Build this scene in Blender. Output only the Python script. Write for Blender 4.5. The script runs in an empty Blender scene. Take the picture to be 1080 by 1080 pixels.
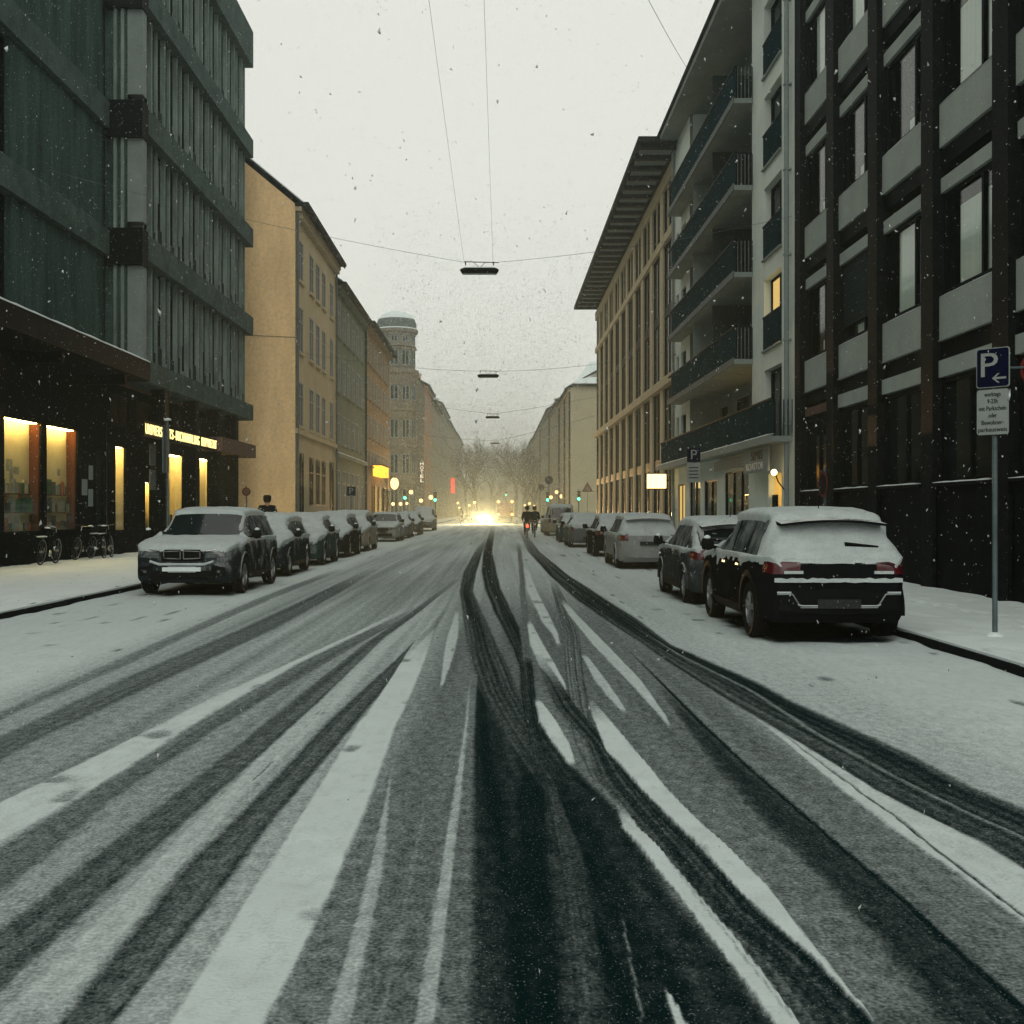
import bpy, bmesh, math, random
import numpy as np
from mathutils import Vector, Matrix, noise
from mathutils.bvhtree import BVHTree

random.seed(7); np.random.seed(7)
scene = bpy.context.scene
COL = scene.collection
R = math.radians

# ---------------------------------------------------------------- camera
CAM_H, FPX, VPX, VPY = 1.62, 1200.0, 524.0, 538.5       # metres, pixels of the 1080 px photograph
cam_d = bpy.data.cameras.new('camera'); cam = bpy.data.objects.new('camera', cam_d); COL.objects.link(cam)
cam.location = (0, 0, CAM_H); cam.rotation_euler = (R(90), 0, 0)
cam_d.sensor_width = 36.0; cam_d.lens = 36.0 * FPX / 1080.0
cam_d.shift_x = (540 - VPX) / 1080.0; cam_d.shift_y = -(540 - VPY) / 1080.0
cam_d.clip_start = 0.1; cam_d.clip_end = 3000
scene.camera = cam

# ---------------------------------------------------------------- world: snow-laden overcast sky at dusk
world = bpy.data.worlds.new('World'); scene.world = world; world.use_nodes = True
nt = world.node_tree; nt.nodes.clear()
wo = nt.nodes.new('ShaderNodeOutputWorld'); bg = nt.nodes.new('ShaderNodeBackground')
sky = nt.nodes.new('ShaderNodeTexSky'); sky.sky_type = 'NISHITA'; sky.sun_disc = False
SUN_EL, SUN_ROT = R(28), R(184)
sky.sun_elevation = SUN_EL; sky.sun_rotation = SUN_ROT; sky.dust_density = 6.0; sky.air_density = 1.5
flat = nt.nodes.new('ShaderNodeRGB'); flat.outputs[0].default_value = (8.45, 8.5, 7.75, 1)   # cloud deck
mx = nt.nodes.new('ShaderNodeMix'); mx.data_type = 'RGBA'; mx.inputs[0].default_value = 0.96
nt.links.new(sky.outputs[0], mx.inputs[6]); nt.links.new(flat.outputs[0], mx.inputs[7])
nt.links.new(mx.outputs[2], bg.inputs[0]); bg.inputs[1].default_value = 0.1
nt.links.new(bg.outputs[0], wo.inputs[0])

sun_d = bpy.data.lights.new('sun', 'SUN'); sun = bpy.data.objects.new('sun', sun_d); COL.objects.link(sun)
sun_d.energy = 0.9; sun_d.angle = R(50); sun_d.color = (1.0, 0.98, 0.94)
sun.rotation_euler = (R(90) - SUN_EL, 0, R(4)); sun.location = (0, -20, 60)

scene.view_settings.view_transform = 'Standard'; scene.view_settings.look = 'None'
scene.view_settings.exposure = 0.0; scene.view_settings.gamma = 1.0
scene.view_settings.use_curve_mapping = False
cy = scene.cycles
cy.max_bounces = 5; cy.diffuse_bounces = 3; cy.glossy_bounces = 2; cy.transmission_bounces = 4
cy.volume_bounces = 0; cy.transparent_max_bounces = 8
cy.use_adaptive_sampling = True; cy.adaptive_threshold = 0.02; cy.use_denoising = True; cy.sample_clamp_indirect = 4.0; cy.caustics_reflective = False; cy.caustics_refractive = False

# ---------------------------------------------------------------- helpers
def pix(px, py_, z=0.0):
    """photo pixel -> point on the horizontal plane z (below the horizon)"""
    d = FPX * (CAM_H - z) / (py_ - VPY)
    return ((px - VPX) * d / FPX, d, z)

MATS = {}
def pm(name, col, rough=0.8, ns=3.0, na=0.25, bump=0.0, bs=40.0, metal=0.0, spec=0.02, stretch=None, coat=0.0, fine=0.0, fs=60.0):
    """procedural material: base colour broken up by noise in world space, optional bump"""
    m = bpy.data.materials.new(name); m.use_nodes = True; MATS[name] = m
    t = m.node_tree; b = t.nodes['Principled BSDF']
    b.inputs['Roughness'].default_value = rough; b.inputs['Metallic'].default_value = metal
    b.inputs['Specular IOR Level'].default_value = spec; b.inputs['Coat Weight'].default_value = coat
    g = t.nodes.new('ShaderNodeNewGeometry'); src = g.outputs['Position']
    if stretch:
        mp = t.nodes.new('ShaderNodeMapping'); mp.inputs['Scale'].default_value = stretch
        t.links.new(src, mp.inputs[0]); src = mp.outputs[0]
    n = t.nodes.new('ShaderNodeTexNoise'); n.inputs['Scale'].default_value = ns; n.inputs['Detail'].default_value = 6
    n.inputs['Roughness'].default_value = 0.65
    t.links.new(src, n.inputs['Vector'])
    mr = t.nodes.new('ShaderNodeMapRange'); mr.inputs[1].default_value = 0.25; mr.inputs[2].default_value = 0.75
    mr.inputs[3].default_value = 1 - na; mr.inputs[4].default_value = 1 + na
    t.links.new(n.outputs['Fac'], mr.inputs[0]); fac = mr.outputs[0]
    if fine:
        n2 = t.nodes.new('ShaderNodeTexNoise'); n2.inputs['Scale'].default_value = fs; n2.inputs['Detail'].default_value = 3
        t.links.new(g.outputs['Position'], n2.inputs['Vector'])
        m2 = t.nodes.new('ShaderNodeMapRange'); m2.inputs[1].default_value = 0.3; m2.inputs[2].default_value = 0.7
        m2.inputs[3].default_value = 1 - fine; m2.inputs[4].default_value = 1 + fine
        t.links.new(n2.outputs['Fac'], m2.inputs[0])
        mm = t.nodes.new('ShaderNodeMath'); mm.operation = 'MULTIPLY'
        t.links.new(fac, mm.inputs[0]); t.links.new(m2.outputs[0], mm.inputs[1]); fac = mm.outputs[0]
    vm = t.nodes.new('ShaderNodeVectorMath'); vm.operation = 'SCALE'; vm.inputs[0].default_value = col[:3]
    t.links.new(fac, vm.inputs['Scale']); t.links.new(vm.outputs[0], b.inputs['Base Color'])
    if bump:
        n3 = t.nodes.new('ShaderNodeTexNoise'); n3.inputs['Scale'].default_value = bs; n3.inputs['Detail'].default_value = 4
        t.links.new(src, n3.inputs['Vector'])
        bp = t.nodes.new('ShaderNodeBump'); bp.inputs['Strength'].default_value = bump; bp.inputs['Distance'].default_value = 0.02
        t.links.new(n3.outputs['Fac'], bp.inputs['Height']); t.links.new(bp.outputs[0], b.inputs['Normal'])
    return m

def em(name, col, strength):
    m = bpy.data.materials.new(name); m.use_nodes = True; MATS[name] = m
    t = m.node_tree; t.nodes.clear()
    o = t.nodes.new('ShaderNodeOutputMaterial'); e = t.nodes.new('ShaderNodeEmission')
    e.inputs[0].default_value = (*col, 1); e.inputs[1].default_value = strength
    t.links.new(e.outputs[0], o.inputs[0]); return m

def clear_glass(name):
    m = bpy.data.materials.new(name); m.use_nodes = True; MATS[name] = m
    t = m.node_tree; t.nodes.clear()
    o = t.nodes.new('ShaderNodeOutputMaterial'); tr = t.nodes.new('ShaderNodeBsdfTransparent')
    gl = t.nodes.new('ShaderNodeBsdfGlossy'); gl.inputs['Roughness'].default_value = 0.05
    lw = t.nodes.new('ShaderNodeLayerWeight'); pw = t.nodes.new('ShaderNodeMath'); pw.operation = 'POWER'; pw.inputs[1].default_value = 4.0
    t.links.new(lw.outputs['Facing'], pw.inputs[0])
    fr = t.nodes.new('ShaderNodeMath'); fr.operation = 'MULTIPLY_ADD'; fr.inputs[1].default_value = 0.45; fr.inputs[2].default_value = 0.03
    t.links.new(pw.outputs[0], fr.inputs[0])
    mxs = t.nodes.new('ShaderNodeMixShader'); tr.inputs[0].default_value = (0.93, 0.95, 0.93, 1)
    t.links.new(fr.outputs[0], mxs.inputs[0]); t.links.new(tr.outputs[0], mxs.inputs[1]); t.links.new(gl.outputs[0], mxs.inputs[2])
    t.links.new(mxs.outputs[0], o.inputs[0]); return m

def dusty_paint(name, col, lo=1.58, hi=2.2, top=.75, rough=0.4):
    '''car paint with a thin dusting of snow caught by the upper parts of its flanks'''
    m = pm(name, col, rough, 2.5, 0.25, spec=0.0, coat=0.0, fine=0.1); t = m.node_tree; L = t.links.new; b = t.nodes['Principled BSDF']
    paint = b.inputs['Base Color'].links[0].from_socket
    g = t.nodes.new('ShaderNodeNewGeometry'); sx = t.nodes.new('ShaderNodeSeparateXYZ'); L(g.outputs['Normal'], sx.inputs[0])
    sp = t.nodes.new('ShaderNodeSeparateXYZ'); L(g.outputs['Position'], sp.inputs[0])
    def ma(op, a, bb):
        k = t.nodes.new('ShaderNodeMath'); k.operation = op
        for i, q in enumerate((a, bb)):
            if isinstance(q, (int, float)): k.inputs[i].default_value = q
            else: L(q, k.inputs[i])
        return k.outputs[0]
    def nz(s, d):
        n = t.nodes.new('ShaderNodeTexNoise'); n.inputs['Scale'].default_value = s; n.inputs['Detail'].default_value = d; L(g.outputs['Position'], n.inputs['Vector']); return n.outputs['Fac']
    f = ma('ADD', ma('ADD', ma('MULTIPLY', nz(3.2, 3), 1.5), ma('MULTIPLY', nz(70, 3), .9)), ma('ADD', ma('MULTIPLY', sx.outputs['Z'], .75), ma('MULTIPLY', sp.outputs['Z'], .20)))
    mr = t.nodes.new('ShaderNodeMapRange'); mr.inputs[1].default_value = lo; mr.inputs[2].default_value = hi; mr.inputs[4].default_value = top; L(f, mr.inputs[0])
    mx_ = t.nodes.new('ShaderNodeMix'); mx_.data_type = 'RGBA'; L(mr.outputs[0], mx_.inputs[0]); L(paint, mx_.inputs[6]); mx_.inputs[7].default_value = (.66, .70, .68, 1)
    L(mx_.outputs[2], b.inputs['Base Color'])
    return m

# base colours, tuned dark and teal for the scene's contrast and cast
pm('flake', (0.52, 0.56, 0.55), 0.9, 2, 0.1)
pm('snow', (0.60, 0.67, 0.665), 0.8, 1.2, 0.06, 0.6, 30, spec=0.15, fine=0.08, fs=90)
pm('car_snow', (0.41, 0.465, 0.46), 0.8, 5.0, 0.16, 0.9, 45, spec=0.15, fine=0.14, fs=110)
pm('concrete', (0.040, 0.068, 0.060), 0.9, 2.2, 0.6, 0.6, 30, stretch=(1, 1, 0.12), fine=0.3, fs=14)
pm('concrete_band', (0.060, 0.086, 0.079), 0.9, 1.6, 0.45, 0.3, 30, fine=0.25, fs=22)
pm('concrete_light', (0.20, 0.235, 0.225), 0.85, 1.5, 0.15, fine=0.1)
pm('concrete_fin', (0.17, 0.22, 0.195), 0.9, 2.5, 0.5, stretch=(1, 1, 0.3), fine=0.2)
pm('black_metal', (0.003, 0.0045, 0.0045), 0.6, 2, 0.3)
pm('black_stone', (0.004, 0.005, 0.005), 0.6, 2.0, 0.5, fine=0.7, fs=18)
pm('granite', (0.007, 0.0085, 0.0083), 0.6, 8.0, 0.7, fine=0.8, fs=30)
pm('grey_panel', (0.29, 0.33, 0.30), 0.85, 1.5, 0.12, fine=0.12, fs=50)
pm('frame_dark', (0.004, 0.006, 0.006), 0.5, 3, 0.2)
pm('frame_pale', (0.30, 0.30, 0.27), 0.7, 3, 0.1)
pm('curtain', (0.72, 0.78, 0.74), 0.9, 2, 0.12, stretch=(1, 6, 0.1))
pm('blind', (0.022, 0.032, 0.030), 0.7, 3, 0.2)
pm('glass_dark', (0.006, 0.010, 0.010), 0.08, 0.6, 0.3, spec=0.06)
pm('glass_car', (0.005, 0.012, 0.013), 0.06, 0.6, 0.3, spec=0.35)
pm('yellow_gable_lit', (0.82, 0.58, 0.31), 0.9, 0.9, 0.2, 0.3, 60, stretch=(1, 1, 0.35), fine=0.10, fs=6)  # gable copy of the ochre plaster, brightened for the light falling on it
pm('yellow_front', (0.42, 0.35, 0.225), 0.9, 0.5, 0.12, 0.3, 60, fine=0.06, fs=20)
pm('green_plaster', (0.125, 0.155, 0.112), 0.9, 0.5, 0.18, fine=0.1, fs=12)
pm('brown_plaster', (0.21, 0.135, 0.075), 0.9, 0.5, 0.25, fine=0.15, fs=8)
pm('tower_stone', (0.155, 0.135, 0.10), 0.9, 0.8, 0.25, fine=0.15, fs=6)
pm('salmon_plaster', (0.42, 0.23, 0.135), 0.9, 0.4, 0.12)
pm('beige_plaster', (0.30, 0.25, 0.17), 0.9, 0.3, 0.15)
pm('grey_plaster', (0.24, 0.22, 0.17), 0.9, 0.3, 0.18)
pm('gable_plaster', (0.31, 0.285, 0.20), 0.9, 0.5, 0.12)
pm('beige_stone', (0.40, 0.345, 0.235), 0.8, 0.8, 0.15, fine=0.1, fs=10)
pm('pale_render', (0.58, 0.64, 0.59), 0.85, 0.8, 0.12, fine=0.06, fs=20)
pm('soffit_grey', (0.20, 0.235, 0.215), 0.9, 0.8, 0.15, fine=0.1)
pm('balcony_glass', (0.010, 0.028, 0.033), 0.6, 1.0, 0.3, spec=0.0)
pm('roof_dark', (0.014, 0.016, 0.016), 0.8, 2, 0.3)
pm('zinc', (0.10, 0.115, 0.11), 0.5, 2, 0.25)
pm('pipe', (0.14, 0.155, 0.145), 0.5, 2, 0.2)
pm('slate_red', (0.09, 0.055, 0.045), 0.8, 2, 0.3)
pm('kerb_stone', (0.008, 0.010, 0.010), 0.7, 2, 0.4, fine=0.3)
pm('rubber', (0.008, 0.008, 0.008), 0.75, 3, 0.2)
pm('rim', (0.22, 0.23, 0.23), 0.35, 3, 0.2, metal=0.8)
pm('plastic', (0.006, 0.007, 0.007), 0.7, 3, 0.2, spec=0.01)
pm('chrome', (0.45, 0.46, 0.46), 0.25, 3, 0.1, metal=1.0)
pm('lamp_glass', (0.05, 0.06, 0.06), 0.12, 14, 0.7, spec=0.6)
pm('red_glass', (0.055, 0.004, 0.007), 0.2, 9, 0.5, spec=0.4)
pm('plate_white', (0.55, 0.56, 0.53), 0.5, 8, 0.15)
pm('plate_snowy', (0.025, 0.028, 0.026), 0.7, 40, 0.8)
for nm, c in dict(black=(0.006, 0.007, 0.008), navy=(0.010, 0.018, 0.024), grey=(0.085, 0.095, 0.095), silver=(0.20, 0.215, 0.205),
                  darkgrey=(0.030, 0.036, 0.038), champagne=(0.22, 0.20, 0.15), teal=(0.02, 0.045, 0.045), white=(0.5, 0.52, 0.5), red=(0.22, 0.012, 0.008)).items():
    dusty_paint('paint_' + nm, c, 1.85 if nm == 'black' else 1.50, 2.2)
dusty_paint('glass_frosted', (0.006, 0.013, 0.014), 1.45, 2.5, .45, .25)
dusty_paint('paint_slate', (0.014, 0.020, 0.023), 1.36, 2.1, .6)
pm('sign_blue', (0.0025, 0.004, 0.018), 0.4, 4, 0.1)
pm('sign_white', (0.22, 0.25, 0.23), 0.5, 6, 0.1)
pm('sign_ink', (0.01, 0.012, 0.012), 0.6)
pm('sign_red', (0.11, 0.018, 0.014), 0.4)
pm('galvanised', (0.085, 0.115, 0.12), 0.5, 4, 0.3, metal=0.3)
pm('cloth_black', (0.007, 0.008, 0.009), 0.9)
pm('cloth_dark', (0.018, 0.020, 0.024), 0.9)
pm('skin', (0.35, 0.21, 0.15), 0.6)
pm('hair', (0.02, 0.014, 0.01), 0.6)
pm('bark', (0.035, 0.030, 0.025), 0.95, 4, 0.3)
pm('interior_cream', (0.62, 0.53, 0.31), 0.8, 1.5, 0.15)
pm('interior_rust', (0.085, 0.028, 0.012), 0.8, 2, 0.2)
pm('interior_dark', (0.05, 0.035, 0.018), 0.8, 2, 0.3)
pm('wood', (0.14, 0.07, 0.025), 0.6, 3, 0.3)
pm('fascia_brown', (0.115, 0.075, 0.06), 0.8, 2, 0.2)
for i, c in enumerate([(0.30, 0.30, 0.24), (0.06, 0.16, 0.09), (0.33, 0.10, 0.03), (0.50, 0.44, 0.30), (0.05, 0.07, 0.06), (0.24, 0.26, 0.24)]):
    pm('book_%d' % i, c, 0.6, 6, 0.3)
clear_glass('clear_glass')
em('shop_light', (1.0, 0.70, 0.25), 36.0)
em('shop_light_soft', (1.0, 0.62, 0.20), 16.0)
em('sign_letters', (1.0, 0.80, 0.30), 2.0)
em('sign_box', (1.0, 0.72, 0.28), 3.2)
em('orange_box', (1.0, 0.42, 0.04), 2.6)
em('lantern', (1.0, 0.62, 0.24), 3.0)
em('lantern_small', (1.0, 0.66, 0.28), 9.0)
em('white_letters', (1.0, 0.86, 0.66), 1.6)
em('green_light', (0.05, 1.0, 0.42), 9.0)
em('red_sign', (1.0, 0.08, 0.05), 1.4)
em('red_lamp', (1.0, 0.05, 0.02), 6.0)
em('amber_lamp', (1.0, 0.42, 0.08), 10.0)
em('head_lamp', (1.0, 0.70, 0.32), 140.0)
em('side_lamp', (1.0, 0.72, 0.30), 4.0)
em('warm_room', (1.0, 0.68, 0.22), 0.75)

def new_mesh(name, verts, faces, smooth=False, sharp=None):
    me = bpy.data.meshes.new(name); me.from_pydata([tuple(v) for v in verts], [], faces)
    if smooth:
        me.polygons.foreach_set('use_smooth', [True] * len(me.polygons))
        if sharp: me.set_sharp_from_angle(angle=R(sharp))
    me.update(); return me

def obj(name, me, mat=None, parent=None, loc=(0, 0, 0), rot=(0, 0, 0), sc=(1, 1, 1)):
    o = bpy.data.objects.new(name, me); COL.objects.link(o)
    if mat and not me.materials: me.materials.append(MATS[mat])
    o.location = loc; o.rotation_euler = rot; o.scale = sc
    if parent: o.parent = parent
    return o

def tag(o, label=None, cat=None, group=None, kind=None):
    if label: o['label'] = label
    if cat: o['category'] = cat
    if group: o['group'] = group
    if kind: o['kind'] = kind
    return o

def thing(name, label, cat, loc=(0, 0, 0), rz=0.0, group=None):
    o = bpy.data.objects.new(name, None); COL.objects.link(o); o.empty_display_size = 0.3
    o.location = loc; o.rotation_euler = (0, 0, rz)
    return tag(o, label, cat, group)

def copy_tree(o, parent=None):
    c = o.copy(); COL.objects.link(c); c.parent = parent
    for ch in o.children: copy_tree(ch, c)
    return c

class MB:
    """collects shapes for one mesh"""
    def __init__(s): s.v = []; s.f = []
    def add(s, vs, fs):
        k = len(s.v); s.v += [tuple(v) for v in vs]; s.f += [tuple(i + k for i in f) for f in fs]; return s
    def box(s, x0, x1, y0, y1, z0, z1):
        if x0 > x1: x0, x1 = x1, x0
        if y0 > y1: y0, y1 = y1, y0
        if z0 > z1: z0, z1 = z1, z0
        return s.add([(x0, y0, z0), (x1, y0, z0), (x1, y1, z0), (x0, y1, z0), (x0, y0, z1), (x1, y0, z1), (x1, y1, z1), (x0, y1, z1)],
                     [(0, 3, 2, 1), (4, 5, 6, 7), (0, 1, 5, 4), (1, 2, 6, 5), (2, 3, 7, 6), (3, 0, 4, 7)])
    def tube(s, pts, r, n=6, r1=None, cap=True):
        pts = [Vector(p) for p in pts]; m = len(pts); rings = []
        for i, p in enumerate(pts):
            d = (pts[min(i + 1, m - 1)] - pts[max(i - 1, 0)]).normalized()
            a = Vector((0, 0, 1)) if abs(d.z) < 0.9 else Vector((1, 0, 0))
            u = d.cross(a).normalized(); w = d.cross(u)
            rr = r if r1 is None else r + (r1 - r) * i / (m - 1)
            rings.append([p + (u * math.cos(2 * math.pi * k / n) + w * math.sin(2 * math.pi * k / n)) * rr for k in range(n)])
        vs = [v for q in rings for v in q]; fs = []
        for i in range(m - 1):
            for k in range(n):
                a, b = i * n + k, i * n + (k + 1) % n
                fs.append((a, b, b + n, a + n))
        if cap: fs += [tuple(range(n)), tuple(range((m - 1) * n, m * n))[::-1]]
        return s.add(vs, fs)
    def lathe(s, prof, n=16, c=(0, 0, 0), axis='z', cap=True):
        """prof: (radius, height) list"""
        vs = []
        for r, h in prof:
            for k in range(n):
                a = 2 * math.pi * k / n
                p = (r * math.cos(a), r * math.sin(a), h)
                if axis == 'x': p = (p[2], p[0], p[1])
                if axis == 'y': p = (p[0], p[2], p[1])
                vs.append((p[0] + c[0], p[1] + c[1], p[2] + c[2]))
        fs = []
        for i in range(len(prof) - 1):
            for k in range(n):
                a, b = i * n + k, i * n + (k + 1) % n
                fs.append((a, b, b + n, a + n))
        if cap: fs += [tuple(range(n))[::-1], tuple(range((len(prof) - 1) * n, len(prof) * n))]
        return s.add(vs, fs)
    def sphere(s, c, r, n=10, m=6):
        return s.lathe([(max(1e-4, r * math.sin(math.pi * i / m)), -r * math.cos(math.pi * i / m)) for i in range(m + 1)], n, c, cap=False)
    def build(s, name, mat, parent=None, loc=None, smooth=False, sharp=None, world=True):
        """vertices are given in world space when world is True; the mesh is stored relative to its root"""
        v = s.v
        if world and parent is not None:
            root = parent
            off = Vector(root.location)
            while root.parent: root = root.parent; off = off + Vector(root.location)
            v = [(a - off.x, b - off.y, c - off.z) for a, b, c in v]
        return obj(name, new_mesh(name, v, s.f, smooth, sharp), mat, parent, loc or (0, 0, 0))

def text_mesh(body, size, depth=0.01, align='CENTER'):
    cu = bpy.data.curves.new('lettering', 'FONT'); cu.body = body; cu.size = size; cu.extrude = depth; cu.resolution_u = 3
    cu.align_x = align; cu.align_y = 'CENTER'
    o = bpy.data.objects.new('lettering', cu); COL.objects.link(o)
    me = bpy.data.meshes.new_from_object(o.evaluated_get(bpy.context.evaluated_depsgraph_get()))
    bpy.data.objects.remove(o); bpy.data.curves.remove(cu); me.name = 'lettering'
    return me

def place_text(name, body, size, mat, parent, at, right, depth=0.01, align='CENTER', fit=None):
    me = text_mesh(body, size, depth, align)
    if fit:
        xs = [v.co.x for v in me.vertices]; k = fit / max(1e-6, max(xs) - min(xs))
        for v in me.vertices: v.co.x *= k
    r = Vector(right).normalized(); u = Vector((0, 0, 1)); n = r.cross(u)
    M = Matrix((r, u, n)).transposed().to_4x4()
    me.transform(M)
    off = Vector(at)
    if parent is not None: off = off - Vector(parent.location)
    return obj(name, me, mat, parent, off)
# ---------------------------------------------------------------- the setting: ground, road with tracks, pavements, kerbs
KL, KR, KH = -7.2, 5.03, 0.12

def lattice(seed):
    return np.random.RandomState(seed).rand(256, 256)
def vnoise(x, y, seed=0):
    t = lattice(seed); xi = np.floor(x).astype(int); yi = np.floor(y).astype(int)
    fx = x - xi; fy = y - yi; fx = fx * fx * (3 - 2 * fx); fy = fy * fy * (3 - 2 * fy)
    a = t[xi & 255, yi & 255]; b = t[(xi + 1) & 255, yi & 255]; c = t[xi & 255, (yi + 1) & 255]; d = t[(xi + 1) & 255, (yi + 1) & 255]
    return (a * (1 - fx) + b * fx) * (1 - fy) + (c * (1 - fx) + d * fx) * fy

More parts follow.
